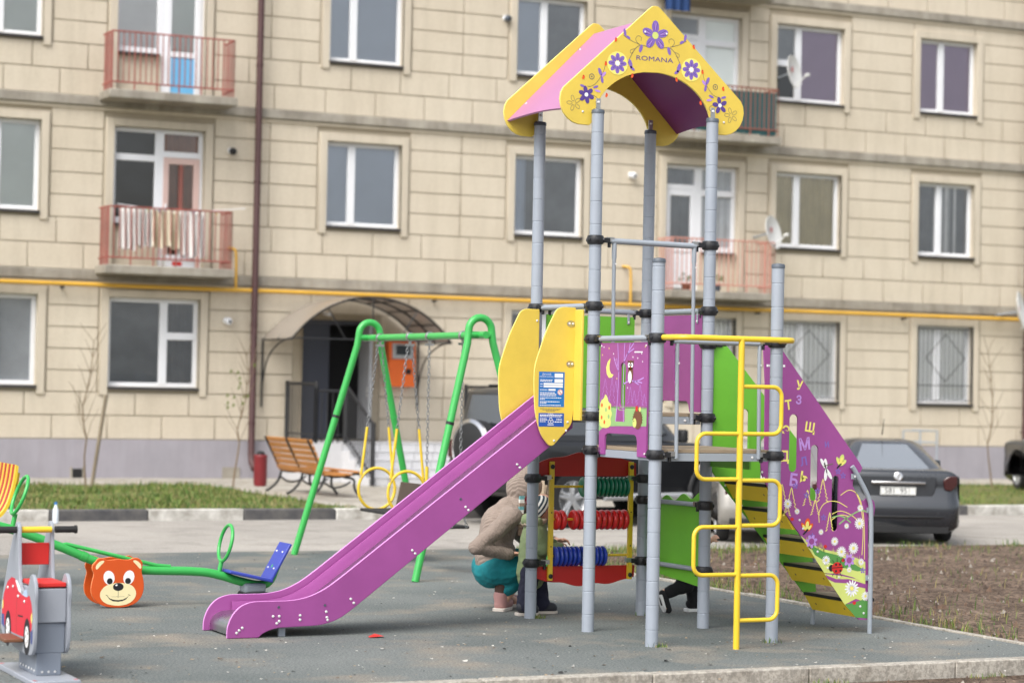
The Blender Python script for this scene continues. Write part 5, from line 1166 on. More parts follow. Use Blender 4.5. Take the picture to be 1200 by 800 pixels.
dish('white satellite dish by the second floor window with beige curtains', 20.30, 4.22, .29, .58, .2, .45); dish('white satellite dish in front of the mauve blind upstairs', 20.72, 6.98, .29, .6, .15, .35)
dish('white satellite dish beside the downpipe at the right edge', 25.38, 3.05, .36, .75, .2, .6); dish('white satellite dish at the left edge above the ground floor window', 6.86, 2.96, .34, .35, .25, .45)
def wallcam(label, x, z, m):
    t = thing('security_camera', label, 'security camera', (x, WY, z), 0, 'round cameras on the facade'); b = MB(); b.lathe([(.05, 0), (.05, .015), (.035, .03)], M_pvc, (x, WY - .005, z), (0, -1, 0), 14); b.build('base', t)
    b = MB(); b.lathe([(.02, -.01), (.05, .02), (.058, .06), (.05, .09), (.03, .1)], m, (x, WY - .03, z), (.25, -1, -.2), 16); b.lathe([(.026, .098), (.02, .106)], M_black, (x, WY - .03, z), (.25, -1, -.2), 12); b.build('housing', t)
wallcam('white round camera between the ground floor window and the downpipe', 10.88, 2.46, M_pvc); wallcam('black round camera beside the balcony door with the pinkish frame', 10.89, 5.06, M_clamp); wallcam('dark round camera near the top window left of the tower roof', 15.49, 7.50, M_cap); wallcam('grey round camera behind the tower posts on the second floor', 17.85, 5.09, M_pvc)
# washing on the second floor balcony, and the blue cloth above the roof
wl = thing('laundry', 'white washing hung on a line over the red balcony railing', 'laundry', (9.8, WY - .6, 3.5))
b = MB(); b.tube([(9.0, WY - .5, 4.12), (9.9, WY - .53, 4.03), (10.95, WY - .62, 4.14)], .006, M_pvc, 5); b.build('line', wl)
M_cl1 = mat('white linen', (228, 226, 224), .9, var=.06); M_cl2 = mat('cream linen', (218, 208, 186), .9, var=.08)
for (xa, xb, zl, m) in ((9.02, 9.3, 3.45, M_cl1), (9.3, 9.52, 3.5, M_cl1), (9.52, 9.95, 3.5, M_cl2), (9.95, 10.35, 3.38, M_cl1)):
    b = MB(); n = 26; b.grid([[(xa + (xb - xa) * i / n, WY - .52 + .03 * sin(i * .8 + xa * 9) * (1 + .5 * k), 4.06 + (zl - 4.06) * k / 4 + .02 * sin(i * .5) * (k == 4)) for i in range(n + 1)] for k in range(5)], m); b.build('sheet', wl)
b = MB()
for x, c in ((9.45, M_grn), (9.62, M_blue), (10.15, M_blue), (10.5, M_pyel)): b.bx(x, x + .02, WY - .56, WY - .54, 4.02, 4.08, c)
b.build('clothes_peg', wl)
b = MB(); n = 30; b.grid([[(18.05 + .5 * i / n, WY - .70 + .04 * sin(i * .7), z) for i in range(n + 1)] for z in (7.78, 8.10, 8.5, 9.0)], mat('navy cloth', (32, 62, 110), .85, var=.3, vscale=3)); tag(b.build('hanging_cloth'), 'navy blue cloth hung over the topmost balcony edge', 'cloth')
for x, y, h, lab in ((18.75, WY - .36, .20, 'small potted plant on the balcony left of the dark pot'), (19.32, WY - .36, .22, 'dark flowerpot on the balcony right of the potted plant')):
    t = thing('flowerpot', lab, 'flowerpot', (x, y, 3.19)); b = MB(); b.lathe([(.07, 3.19), (.09, 3.19 + h * .6), (.095, 3.19 + h * .62)], mat('clay pot', (120, 70, 52), .7, var=.15) if x < 19 else M_cap, (x, y, 0), n=14); b.build('pot', t)
    b = MB()
    for i in range(40): a = random.uniform(0, 6.3); r = random.uniform(.02, .12); p = V((x + r * cos(a), y + r * sin(a), 3.19 + h * .6 + random.uniform(.02, .14))); b.face([p, p + V((.03 * cos(a), .03 * sin(a), .03)), p + V((0, .02, .05))], GM[2], False)
    b.build('leaves', t, recalc=False)
bxs = thing('carton', 'white and red carton on the balcony floor under the washing', 'carton', (9.95, WY - .45, 3.22)); b = MB(); b.bx(9.75, 10.2, WY - .52, WY - .3, 3.216, 3.40, M_pvc); b.build('box', bxs, .004); b = MB(); b.bx(9.85, 10.0, WY - .523, WY - .521, 3.24, 3.30, M_pred); b.build('print', bxs)
# saplings and stake
def sapling(label, x, y, h, seed, lean):
    r = random.Random(seed); t = thing('sapling', label, 'sapling', (x, y, .05), 0, 'bare young trees on the lawn'); tm = mat('young bark', (122, 104, 82), .9, var=.2); b = MB(); p = V((x, y, .04)); pts = [p.copy()]
    for i in range(9): p = p + V((lean + r.uniform(-.05, .05), r.uniform(-.03, .03), h / 9)); pts.append(p.copy())
    b.tube(pts, [.014 - .001 * i for i in range(10)], tm, 7); b.build('trunk', t); b = MB()
    for i in range(3, 10):
        for s_ in (-1, 1):
            q = pts[i].copy(); d = V((s_ * r.uniform(.3, .8), r.uniform(-.4, .4), 1)).normalized(); L_ = [q.copy()]
            for k in range(4): q = q + (d + V((r.uniform(-.25, .25), r.uniform(-.2, .2), .15))).normalized() * r.uniform(.06, .15) * (1.3 - i * .06); L_.append(q.copy())
            b.tube(L_, [.005, .0045, .004, .003, .002], tm, 5)
    b.build('twigs', t); return t
sapling('thin bare sapling tied beside a wooden stake on the lawn', 8.02, 30.6, 2.0, 3, .005); s_ = sapling('thin bare sapling beside the brown downpipe', 10.15, 30.7, 1.85, 5, .012)
b = MB()
for i in range(14): p = V((10.15 + random.uniform(-.15, .25), 30.7 + random.uniform(-.1, .1), random.uniform(1.1, 1.75))); b.face([p, p + V((.05, .01, .03)), p + V((.02, 0, .07))], GM[1], False)
b.build('leaves', s_, recalc=False)
sapling('thin bare sapling behind the dark sedan', 22.75, 30.0, 2.2, 8, .004)
b = MB(); b.tube([(8.05, 30.45, 0), (8.22, 30.4, 1.32)], .026, mat('weathered stake', (134, 122, 104), .9, var=.25), 8); tag(b.build('wooden_stake'), 'leaning wooden stake on the lawn beside the first sapling', 'stake')
mr = thing('metal_rail', 'small thin metal rail frame by the wall above the sedan', 'rail', (23.1, 32.6, .05)); b = MB()
for x in (22.75, 23.1, 23.45): b.tube([(x, 32.5, .05), (x, 32.5, .92)], .016, M_galv, 6)
for z in (.92, .72): b.tube([(22.75, 32.5, z), (23.45, 32.5, z)], .014, M_galv, 6); b.tube([(23.45, 32.5, z), (23.5, 33.3, z)], .012, M_galv, 6)
b.build('frame', mr)
# ------------------------------------------------------------------ cars
M_glassd = mat('car glass', (44, 48, 52), .05, var=.05, spec=1., vscale=1, coat=1.); M_glassr = mat('sky reflection car glass', (150, 156, 162), .06, var=.05, metal=.5, spec=1., vscale=1, coat=1.); M_chrome = mat('chrome', (206, 206, 208), .15, metal=1., var=.05)  # second glass: pale half-metal base paints the sky's reflection into the sedan windows
M_lampr = mat('red lamp glass', (58, 20, 22), .15, var=.1, coat=.6); M_lampw = mat('clear lamp glass', (206, 212, 218), .12, var=.06, coat=.6); M_trimb = mat('black car plastic', (26, 27, 29), .6, var=.1); M_plate = mat('number plate', (216, 217, 214), .45, var=.04)
def inset(prof, d):
    n = len(prof); A = sum(prof[i][0] * prof[(i + 1) % n][1] - prof[(i + 1) % n][0] * prof[i][1] for i in range(n)); s = 1 if A > 0 else -1; out = []
    for i in range(n):
        a, p, c = V(prof[i - 1]), V(prof[i]), V(prof[(i + 1) % n]); e = (c - a); e = e.normalized() if e.length else V((1, 0)); out.append((p.x - s * e.y * d, p.y + s * e.x * d))
    return out
def pillow(b, prof, W, r, m, n=5):
    sl = []
    for i in range(n + 1): a = pi / 2 * (1 - i / n); sl.append((W - r + r * sin(a), r * (1 - cos(a))))
    ys = [(-y, d) for y, d in sl] + [(y, d) for y, d in sl[::-1]]
    vr = b.grid([[(p[0], y, p[1]) for p in inset(prof, d * .8)] for y, d in ys], m, True); b.cap(vr[0][::-1], m); b.cap(vr[-1], m)
def car(label, cat, loc, head, prof, W, rr, cab, m, wr, wx, rim, sc=.93, group=None, gm=None):
    gm = gm or M_glassd
    root = thing(cat.replace(' ', '_'), label, cat, loc, head, group); root.scale = (sc, sc, sc)
    b = MB(); pillow(b, prof, W, rr, m); b.build('body', root, 0, world=False, angle=60)
    xb0, xt0, xt1, xb1, zb, zt, wb, wt = cab
    def sec(t):                                          # cabin outline at height fraction t
        e = t ** 1.25; x0 = xb0 + (xt0 - xb0) * t; x1 = xb1 + (xt1 - xb1) * t; ww = wb + (wt - wb) * e; z = zb + (zt - zb) * t; k = .10
        return [V(q) for q in ((x0 + k * .5, -ww + k * .6, z), (x0, -ww + k * 1.8, z), (x0 - .03, 0, z), (x0, ww - k * 1.8, z), (x0 + k * .5, ww - k * .6, z), (x0 + k * 2, ww, z), ((x0 + x1) / 2, ww + .015, z), (x1 - k * 2, ww, z), (x1 - k * .5, ww - k * .6, z), (x1, ww - k * 1.8, z), (x1 + .05, 0, z), (x1, -ww + k * 1.8, z), (x1 - k * .5, -ww + k * .6, z), (x1 - k * 2, -ww, z), ((x0 + x1) / 2, -ww - .015, z), (x0 + k * 2, -ww, z))]
    b = MB(); R_ = [sec(t) for t in (0, .25, .5, .75, .93)]
    top = sec(1.0); c = sum(top, V()) / 16; R_.append([c + (p - c) * .95 for p in top]); R_.append([V((c.x + (p.x - c.x) * .6, c.y + (p.y - c.y) * .6, p.z + .025)) for p in top])
    vr = b.grid(R_, m, True); b.cap(vr[-1], m); b.build('roof', root, 0, world=False, angle=40)
    def pane(name, i0, i1, t0, t1, shrink=.06, off=.006):
        b = MB(); A = sec(t0); B_ = sec(t1); pts = [A[i % 16] for i in range(i0, i1 + 1)] + [B_[i % 16] for i in range(i1, i0 - 1, -1)]
        c = sum(pts, V()) / len(pts); cc = V(((xb0 + xb1) / 2, 0, (zb + zt) / 2)); pts = [c + (p - c) * (1 - shrink) for p in pts]; n_ = (c - cc); n_ = V((n_.x, 0, .15)).normalized() if abs(n_.x) > abs(n_.y) * 1.6 else V((0, n_.y, .1)).normalized()
        nf = (i1 - i0 + 1)
        for k in range(nf - 1): b.face([pts[k] + n_ * off, pts[k + 1] + n_ * off, pts[2 * nf - 2 - k] + n_ * off, pts[2 * nf - 1 - k] + n_ * off], gm)
        return b.build(name, root, 0, world=False)
    pane('rear_window', 1, 3, .08, .9, .05); pane('windscreen', 9, 11, .06, .92, .04)
    for a, c in ((5, 6), (6, 7), (13, 14), (14, 15)): pane('side_window', a, c, .08, .88, .09, .01)
    for x in wx:
        for sy in (-1, 1):
            b = MB(); yc = sy * (W - .10)
            b.lathe([(wr * .62, -.09), (wr * .9, -.095), (wr * .985, -.06), (wr, 0), (wr * .985, .06), (wr * .9, .095), (wr * .62, .09)], M_rubberblk, (x, yc, wr), (0, sy, 0), 32, caps=False); b.lathe([(wr * .62, -.09), (wr * .62, .09)], M_trimb, (x, yc, wr), (0, sy, 0), 32, caps=False); w_ = b.build('wheel', root, 0, world=False)
            b = MB(); b.lathe([(wr * .64, .03), (wr * .66, .085), (wr * .62, .092), (wr * .58, .07), (wr * .54, .03)], rim, (x, yc, wr), (0, sy, 0), 32); b.lathe([(.09, .03), (.075, .075), (.02, .082)], rim, (x, yc, wr), (0, sy, 0), 14); b.lathe([(wr * .6, -.02), (wr * .6, .01)], M_trimb, (x, yc, wr), (0, sy, 0), 24)
            for k in range(5):
                a = k * 2 * pi / 5 + .31
                for da in (-.16, .16): b.tube([(x + .05 * cos(a + da), yc + sy * .062, wr + .05 * sin(a + da)), (x + wr * .6 * cos(a + da * .9), yc + sy * .068, wr + wr * .6 * sin(a + da * .9))], [.026, .02], rim, 6)
            b.build('rim', w_, 0, world=False)
    return root
def part(root, name, fn, bev=.006):
    b = MB(); fn(b); return b.build(name, root, bev, world=False)
def arch(cx, r, z0, n=8): return [(cx + r * cos(a), max(z0, .31 + r * sin(a))) for a in [pi * (k / n) for k in range(n + 1)]]
def A_(cx, cz, r, zlow): 
    a0 = math.asin(max(-1, (zlow - cz) / r)); return [(cx + r * cos(a0 + (pi - 2 * a0) * k / 10), cz + r * sin(a0 + (pi - 2 * a0) * k / 10)) for k in range(11)]
paint_d = mat('dark grey car paint', (43, 47, 53), .25, var=.06, coat=.8, vscale=2); paint_k = mat('black car paint', (24, 25, 28), .3, var=.08, coat=.6, vscale=2); paint_s = mat('silver beige car paint', (142, 139, 133), .32, metal=.15, var=.06, coat=.5, vscale=2)
M_alloy = mat('alloy rim', (176, 178, 180), .35, metal=.35, var=.1)
sed = [(-2.06, .17), (-2.15, .22), (-2.19, .48), (-2.17, .60), (-2.12, .66), (-2.10, .80), (-2.13, .93), (-2.10, .985), (-2.02, 1.0), (-1.5, 1.01), (-.9, .97), (0, .95), (.85, .93), (1.3, .86), (1.85, .74), (2.08, .60), (2.14, .45), (2.10, .28), (1.9, .22)] + A_(1.32, .31, .36, .22) + [(.4, .2), (-.5, .2)] + A_(-1.28, .31, .36, .22) + [(-1.9, .18)]
def sedan(label, loc, head, m, plate, group=None):
    r = car(label, 'sedan', loc, head, sed, .84, .20, (-1.62, -.66, .18, .98, .955, 1.36, .74, .47), m, .31, (1.32, -1.28), M_alloy, .79, group=group, gm=M_glassr)
    for sy in (-1, 1):
        part(r, 'taillight', lambda b: b.prism(Fr((-2.105, 0, 0), (0, 1, 0), (0, 0, 1), (-1, 0, 0)), rounded([(sy * .60, .88), (sy * .62, .74), (sy * .72, .73), (sy * .79, .82), (sy * .79, .93), (sy * .68, .93)], .03), .06, M_lampr), .01)
        part(r, 'headlight', lambda b: b.prism(Fr((2.02, 0, 0), (0, 1, 0), (0, 0, 1), (1, 0, 0)), rounded([(sy * .48, .60), (sy * .50, .50), (sy * .76, .54), (sy * .79, .70), (sy * .66, .70)], .03), .10, M_lampw), .01)
        part(r, 'mirror', lambda b: b.box((.62, sy * .92, 1.0), (.10, .2, .13), m), .03)
    part(r, 'boot_lid', lambda b: b.prism(Fr((-2.10, 0, 0), (0, 1, 0), (0, 0, 1), (-1, 0, 0)), rounded([(-.52, .94), (-.50, .72), (-.42, .60), (.42, .60), (.50, .72), (.52, .94)], .06), .05, m), .012)
    part(r, 'chrome_strip', lambda b: b.box((-2.150, 0, .83), (.05, .72, .035), M_chrome), .008)
    part(r, 'badge', lambda b: (b.lathe([(.055, 0), (.06, .008), (.045, .014), (.05, .004)], M_chrome, (-2.14, 0, .91), (-1, 0, .1), 20), b.box((-2.155, 0, .91), (.01, .018, .07), M_chrome, Matrix.Rotation(.5, 3, 'X'))), 0)
    def pl(b, x, s, z):
        b.box((x, 0, z), (.016, .47, .112), M_plate); f = Fr((x, 0, z), (0, s, 0), (0, 0, 1), (s * -1 if False else (1 if s > 0 else -1), 0, 0)); b.text(f, plate, -.03, 0, .105, M_pblk, .0095, 0, .95); b.stroke(f, [(-.225, -.048), (.225, -.048), (.225, .048), (-.225, .048)], .006, M_pblk, .0092, True); b.stroke(f, [(.145, -.05), (.145, .05)], .005, M_pblk, .0093)
    part(r, 'number_plate', lambda b: pl(b, -2.140, -1, .72), 0); part(r, 'number_plate', lambda b: pl(b, 2.165, 1, .42), 0)
    part(r, 'bumper_trim', lambda b: (b.box((-2.145, 0, .38), (.09, 1.20, .025), M_trimb), b.box((-2.09, 0, .21), (.13, 1.36, .10), M_trimb)), .01)
    part(r, 'grille', lambda b: (b.box((2.115, 0, .58), (.06, .72, .10), M_trimb), b.box((2.12, 0, .40), (.07, 1.3, .15), M_trimb), b.box((2.14, 0, .645), (.04, .74, .02), M_chrome)), .008)
    part(r, 'antenna', lambda b: b.tube([(-.55, .0, 1.44), (-.72, .0, 1.66)], [.008, .004], M_trimb, 6), 0)
    for sy in (-1, 1):
        part(r, 'door_line', lambda b: [b.box((x, sy * .838, .62), (.008, .012, .5), M_trimb) for x in (.78, -.12, -.98)], 0)
        part(r, 'door_handle', lambda b: [b.box((x, sy * .850, .83), (.16, .02, .03), m) for x in (.1, -.78)], .006)
    return r
HD = pi / 2 - YAW
sedan('dark grey sedan parked with its boot to the playground', (14.70, 21.52, -.035), HD - .02, paint_d, '581  95')
sedan('black car at the right edge with its front turned to the camera', (23.2, 28.4, .05), HD + pi + .12, paint_k, '     ')
suvp = [(-1.80, .36), (-1.88, .42), (-1.90, .56), (-1.84, .62), (-1.83, 1.0), (-1.75, 1.05), (-.5, 1.04), (.7, 1.02), (1.25, .99), (1.72, .92), (1.82, .80), (1.84, .62), (1.90, .55), (1.88, .38), (1.75, .33)] + A_(1.17, .36, .41, .33) + [(.5, .32), (-.5, .32)] + A_(-1.15, .36, .41, .33) + [(-1.7, .35)]
suv = car('black off-road car with a spare wheel on its back, behind the play tower', 'off-road car', (12.50, 23.98, -.035), radians(14), suvp, .80, .10, (-1.80, -1.72, .12, .72, 1.03, 1.63, .74, .64), paint_k, .345, (1.17, -1.15), M_alloy, .95)
part(suv, 'spare_wheel', lambda b: (b.lathe([(.1, -.10), (.33, -.10), (.345, 0), (.335, .08), (.30, .10), (.05, .105)], M_trimb, (-1.98, .06, .92), (-1, 0, 0), 32), b.lathe([(.335, .05), (.352, .055), (.352, .085), (.31, .105), (.30, .098)], M_chrome, (-1.98, .06, .92), (-1, 0, 0), 32)), 0)
for sy in (-1, 1):
    part(suv, 'running_board', lambda b: (b.tube([(.72, sy * .84, .36), (-.70, sy * .84, .36)], .045, M_alloy, 10), b.box((0, sy * .78, .35), (1.4, .1, .03), M_trimb)), 0)
    part(suv, 'taillight', lambda b: b.box((-1.84, sy * .68, .90), (.05, .13, .22), M_lampr), .01)
    for cx in (1.17, -1.15): part(suv, 'wheel_flare', lambda b: b.tube([(cx + .43 * cos(a), sy * .80, .36 + .43 * sin(a)) for a in [pi * k / 12 for k in range(13)]], .03, M_trimb, 8), 0)
    part(suv, 'roof_rail', lambda b: b.tube([(-1.4, sy * .54, 1.67), (-.1, sy * .54, 1.68)], .018, M_trimb, 8), 0)
    part(suv, 'mirror', lambda b: b.box((.52, sy * .88, 1.1), (.1, .16, .16), M_trimb), .03)
    part(suv, 'door_handle', lambda b: [b.box((x, sy * .808, .92), (.15, .025, .03), M_trimb) for x in (-.05, -.85)], .006)
    part(suv, 'headlight', lambda b: b.box((1.82, sy * .58, .78), (.06, .26, .15), M_lampw), .03)
part(suv, 'bumper', lambda b: b.box((-1.9, 0, .50), (.12, 1.5, .16), M_trimb), .03)
hat = [(-1.62, .28), (-1.70, .36), (-1.71, .55), (-1.66, .64), (-1.64, .90), (-1.55, .98), (-.6, .97), (.5, .95), (.85, .90), (1.35, .78), (1.55, .62), (1.60, .42), (1.54, .26), (1.4, .22)] + A_(1.0, .30, .34, .22) + [(.3, .2), (-.4, .2)] + A_(-1.05, .30, .34, .22) + [(-1.5, .23)]
hb = car('silver beige hatchback half hidden behind the green stairs', 'hatchback', (13.10, 21.35, -.035), HD, hat, .80, .16, (-1.58, -1.25, .05, .75, .94, 1.46, .70, .54), paint_s, .295, (1.0, -1.05), M_alloy, .72)
for sy in (-1, 1):
    part(hb, 'taillight', lambda b: b.box((-1.62, sy * .62, .80), (.06, .2, .24), M_lampr), .03)
    part(hb, 'mirror', lambda b: b.box((.5, sy * .86, 1.0), (.1, .16, .12), paint_s), .03)
    part(hb, 'door_line', lambda b: [b.box((x, sy * .798, .62), (.008, .012, .5), M_trimb) for x in (.7, -.35)], 0)
part(hb, 'bumper_trim', lambda b: b.box((-1.66, 0, .33), (.1, 1.3, .1), M_trimb), .02)
part(hb, 'number_plate', lambda b: b.box((-1.685, 0, .72), (.02, .47, .11), M_plate), .003)
# ------------------------------------------------------------------ people: one continuous surface each, clothes as children
def capsule(b, p0, r0, p1, r1, m, n=14):
    p0, p1 = V(p0), V(p1); d = p1 - p0; L = max(d.length, 1e-4); pr = []
    for k in range(6): a = -pi / 2 + pi / 2 * k / 5; pr.append((max(r0 * cos(a), 1e-4), r0 * sin(a)))
    for k in range(6): a = pi / 2 * k / 5; pr.append((max(r1 * cos(a), 1e-4), L + r1 * sin(a)))
    b.lathe(pr, m, p0, d if d.length > 1e-4 else (0, 0, 1), n)
def ell(b, c, r, m, rot=None, n=18):
    c = V(c); R = rot or Matrix.Identity(3); rows = []
    for i in range(n // 2 + 1):
        t = pi * i / (n // 2); rows.append([c + R @ V((r[0] * max(sin(t), 1e-3) * cos(2 * pi * j / n), r[1] * max(sin(t), 1e-3) * sin(2 * pi * j / n), r[2] * cos(t))) for j in range(n)])
    vr = b.grid(rows, m, True); b.cap(vr[0], m); b.cap(vr[-1][::-1], m)
_cl = bpy.data.textures.new('cloth folds', 'CLOUDS'); _cl.noise_scale = .07; _cl.noise_depth = 2
def blob(name, parent, fn, m, voxel=.008, it=5, label=None, folds=0.):
    b = MB(); fn(b, m); o = b.build(name, parent, 0, label=label)
    r = o.modifiers.new('join', 'REMESH'); r.mode = 'VOXEL'; r.voxel_size = voxel; r.use_smooth_shade = True
    s = o.modifiers.new('relax', 'SMOOTH'); s.factor = .5; s.iterations = it
    if folds: d = o.modifiers.new('folds', 'DISPLACE'); d.texture = _cl; d.strength = folds; d.mid_level = .5
    return o
def limb(b, m, *pr):
    for (p0, r0), (p1, r1) in zip(pr, pr[1:]): capsule(b, p0, r0, p1, r1, m)
def hand(b, m, w, d, up, s=1., curl=.5):
    """palm, four unequal bent fingers and a thumb leaving the side of the palm"""
    w = V(w); d = V(d).normalized(); up = (V(up) - d * V(up).dot(d)).normalized(); sd = d.cross(up)
    capsule(b, w, .018 * s, w + d * .03 * s, .02 * s, m)
    for k in (-1, 0, 1): capsule(b, w + d * .02 * s + sd * k * .017 * s, .014 * s, w + d * .062 * s + sd * k * .02 * s, .0125 * s, m)
    for k, L in ((-1.5, .050), (-.5, .058), (.5, .062), (1.5, .055)):
        p = w + d * .062 * s + sd * k * .0155 * s; q = p + (d * cos(curl * .5) - up * sin(curl * .5)) * L * .5 * s; t = q + (d * cos(curl * 1.5) - up * sin(curl * 1.5)) * L * .5 * s
        capsule(b, p, .0085 * s, q, .008 * s, m, 10); capsule(b, q, .008 * s, t, .0068 * s, m, 10)
    p = w + d * .015 * s + sd * .024 * s; q = p + (d * .7 + sd * .75 - up * .2).normalized() * .034 * s; t = q + (d * .95 + sd * .1 - up * .4).normalized() * .028 * s
    capsule(b, p, .011 * s, q, .0095 * s, m, 10); capsule(b, q, .0095 * s, t, .0075 * s, m, 10)
def head(b, m, c, f, s):
    """skull, jaw, nose, ears; f is the direction of the face"""
    c = V(c); f = V(f).normalized(); up = V((0, 0, 1)); sd = f.cross(up).normalized(); u2 = sd.cross(f)
    R = Matrix((f, sd, u2)).transposed()
    ell(b, c, (.098 * s, .076 * s, .11 * s), m, R); ell(b, c + f * .022 * s - u2 * .055 * s, (.066 * s, .056 * s, .06 * s), m, R)
    capsule(b, c + f * .095 * s + u2 * .008 * s, .010 * s, c + f * .112 * s - u2 * .022 * s, .013 * s, m, 10)
    for k in (-1, 1): ell(b, c + sd * k * .078 * s - u2 * .005 * s, (.016 * s, .009 * s, .027 * s), m, R, 10)
    for k in (-1, 1): ell(b, c + f * .078 * s + sd * k * .03 * s - u2 * .028 * s, (.02 * s, .022 * s, .02 * s), m, R, 10)
def face_marks(parent, c, f, s, iris):
    c = V(c); f = V(f).normalized(); sd = f.cross(V((0, 0, 1))).normalized(); u2 = sd.cross(f); b = MB()
    for k in (-1, 1):
        p = c + f * .086 * s + sd * k * .031 * s + u2 * .012 * s; ell(b, p, (.010 * s, .013 * s, .009 * s), M_white, Matrix((f, sd, u2)).transposed(), 10); ell(b, p + f * .007 * s, (.005 * s, .006 * s, .006 * s), iris, None, 8)
        b.tube([p + u2 * .018 * s - sd * .014 * s + f * .002, p + u2 * .022 * s + f * .006 * s, p + u2 * .018 * s + sd * .014 * s + f * .002], .0025 * s, M_pbrn, 6)
    b.build('eyes', parent); b = MB(); q = c + f * .088 * s - u2 * .058 * s
    b.tube([q - sd * .022 * s - f * .006 * s, q + f * .004 * s, q + sd * .022 * s - f * .006 * s], [.004 * s, .007 * s, .004 * s], mat('lips', (176, 104, 96), .5), 8); b.build('mouth', parent)
M_skin = mat('skin', (216, 168, 142), .55, var=.08, vscale=12); M_hair = mat('dark hair', (58, 42, 34), .6, var=.2, vscale=30)
M_knit = mat('beige knit', (146, 132, 122), .95, var=.12, vscale=10); wave_bump(M_knit, 22, .006, 'DIAGONAL', .45)
M_teal = mat('teal trousers', (12, 124, 132), .85, var=.2, vscale=7, bump=.25, bscale=18); M_fur = mat('cream fur', (206, 188, 164), 1., var=.3, vscale=40, bump=.6, bscale=90)
M_pink = mat('dusty pink boot', (178, 134, 130), .75, var=.12); M_sole = mat('pale sole', (216, 206, 196), .7); M_jack = mat('sage green jacket', (132, 148, 108), .85, var=.14, vscale=9, bump=.3, bscale=16); M_navy = mat('navy trousers', (34, 36, 58), .85, var=.2, bump=.2, bscale=20)
M_hatd = mat('hat dark stripe', (44, 62, 72), .95, var=.1); M_hatw = mat('hat white stripe', (222, 222, 216), .95, var=.08); M_pom = mat('dark red pompom', (122, 22, 38), 1., var=.3, vscale=50, bump=.6, bscale=100); M_shoe = mat('dark shoe', (48, 50, 58), .6, var=.15); M_blkcl = mat('black cloth', (26, 26, 30), .9, var=.15, bump=.2, bscale=20)
M_tealhat = mat('grey teal knit hat', (92, 124, 126), .95, var=.15, bump=.4, bscale=60); M_iris = mat('dark iris', (40, 28, 20), .2)
# woman squatting behind the slide
wm = thing('person', 'woman in a beige hooded cardigan and teal trousers squatting by the child', 'person', (6.75, 14.42, 0))
WH = (6.965, 14.42, .845); WF = (1, -.12, -.12)
def wbody(b, m):
    limb(b, m, ((6.67, 14.42, .30), .10), ((6.69, 14.42, .46), .09), ((6.75, 14.42, .62), .11)); limb(b, m, ((6.75, 14.30, .66), .05), ((6.75, 14.54, .66), .05)); limb(b, m, ((6.82, 14.42, .66), .05), ((6.92, 14.42, .80), .042)); head(b, m, WH, WF, .92)
    limb(b, m, ((6.66, 14.35, .28), .085), ((6.93, 14.30, .37), .058), ((6.72, 14.33, .08), .036), ((6.76, 14.40, .04), .034)); limb(b, m, ((6.66, 14.50, .28), .085), ((6.98, 14.53, .35), .058), ((6.84, 14.55, .08), .036), ((6.93, 14.58, .035), .034))
    limb(b, m, ((6.75, 14.28, .665), .046), ((6.435, 14.19, .455), .036), ((6.71, 14.22, .405), .028)); hand(b, m, (6.72, 14.22, .405), (1, .05, -.05), (0, .3, 1), .9, .5)
    limb(b, m, ((6.80, 14.56, .66), .046), ((6.98, 14.52, .47), .036), ((7.10, 14.30, .485), .027)); hand(b, m, (7.105, 14.29, .486), (.75, -.6, .1), (.2, .3, 1), .9, .8)
blob('body', wm, wbody, M_skin, .0055, 4); face_marks(wm, WH, WF, .92, M_iris)
def card(b, m):
    limb(b, m, ((6.665, 14.42, .365), .125), ((6.68, 14.42, .46), .12), ((6.72, 14.42, .60), .135), ((6.78, 14.42, .69), .095)); limb(b, m, ((6.75, 14.30, .655), .075), ((6.77, 14.54, .655), .075))
    limb(b, m, ((6.75, 14.275, .66), .07), ((6.59, 14.21, .56), .06), ((6.435, 14.185, .455), .05), ((6.58, 14.20, .425), .047), ((6.70, 14.22, .405), .044)); limb(b, m, ((6.80, 14.56, .655), .068), ((6.98, 14.52, .47), .054), ((7.085, 14.32, .484), .04))
    ell(b, (6.72, 14.36, .42), (.09, .09, .07), m)
    ell(b, (6.915, 14.42, .85), (.14, .14, .155), m); ell(b, (6.845, 14.42, .725), (.09, .11, .08), m)
blob('cardigan', wm, card, M_knit, .007, 6, None, .014)
b = MB()
for k in range(2):
    ring = []
    for i in range(28):
        a = 2 * pi * i / 28; ring.append((7.0 - .02 * cos(a) - k * .02 + random.uniform(-.006, .006) - .03 * (sin(a) < -.3), 14.42 + (.112 + .012 * k) * cos(a) + random.uniform(-.006, .006), .845 + (.135 + .012 * k) * sin(a) + random.uniform(-.006, .006)))
    b.tube(ring, .021, M_fur, 8, True)
b.build('fur_trim', wm)
b = MB(); ell(b, (6.95, 14.42, .895), (.098, .09, .075), M_tealhat); b.build('hat', wm)
b = MB(); bl = [mat('scarf teal stripe', (106, 164, 168), .95), M_hatw, mat('scarf brown stripe', (150, 128, 112), .95)]; zt = .80
for i in range(9): b.box((6.815 - .003 * i, 14.27 - .004 * i, zt - .012 - i * .024), (.034, .02, .0238), bl[i % 3])
for i in range(7): b.tube([(6.78 + i * .005, 14.235, zt - .222), (6.778 + i * .006, 14.232, zt - .27)], .0028, bl[2], 5)
b.build('scarf', wm)
def trou(b, m):
    limb(b, m, ((6.66, 14.36, .28), .11), ((6.72, 14.32, .285), .11), ((6.93, 14.295, .35), .085), ((6.83, 14.31, .24), .07), ((6.735, 14.33, .15), .06)); limb(b, m, ((6.66, 14.49, .30), .11), ((6.98, 14.53, .345), .078), ((6.86, 14.55, .14), .06)); ell(b, (6.665, 14.42, .265), (.125, .15, .115), m)
blob('trousers', wm, trou, M_teal, .008, 5, None, .018)
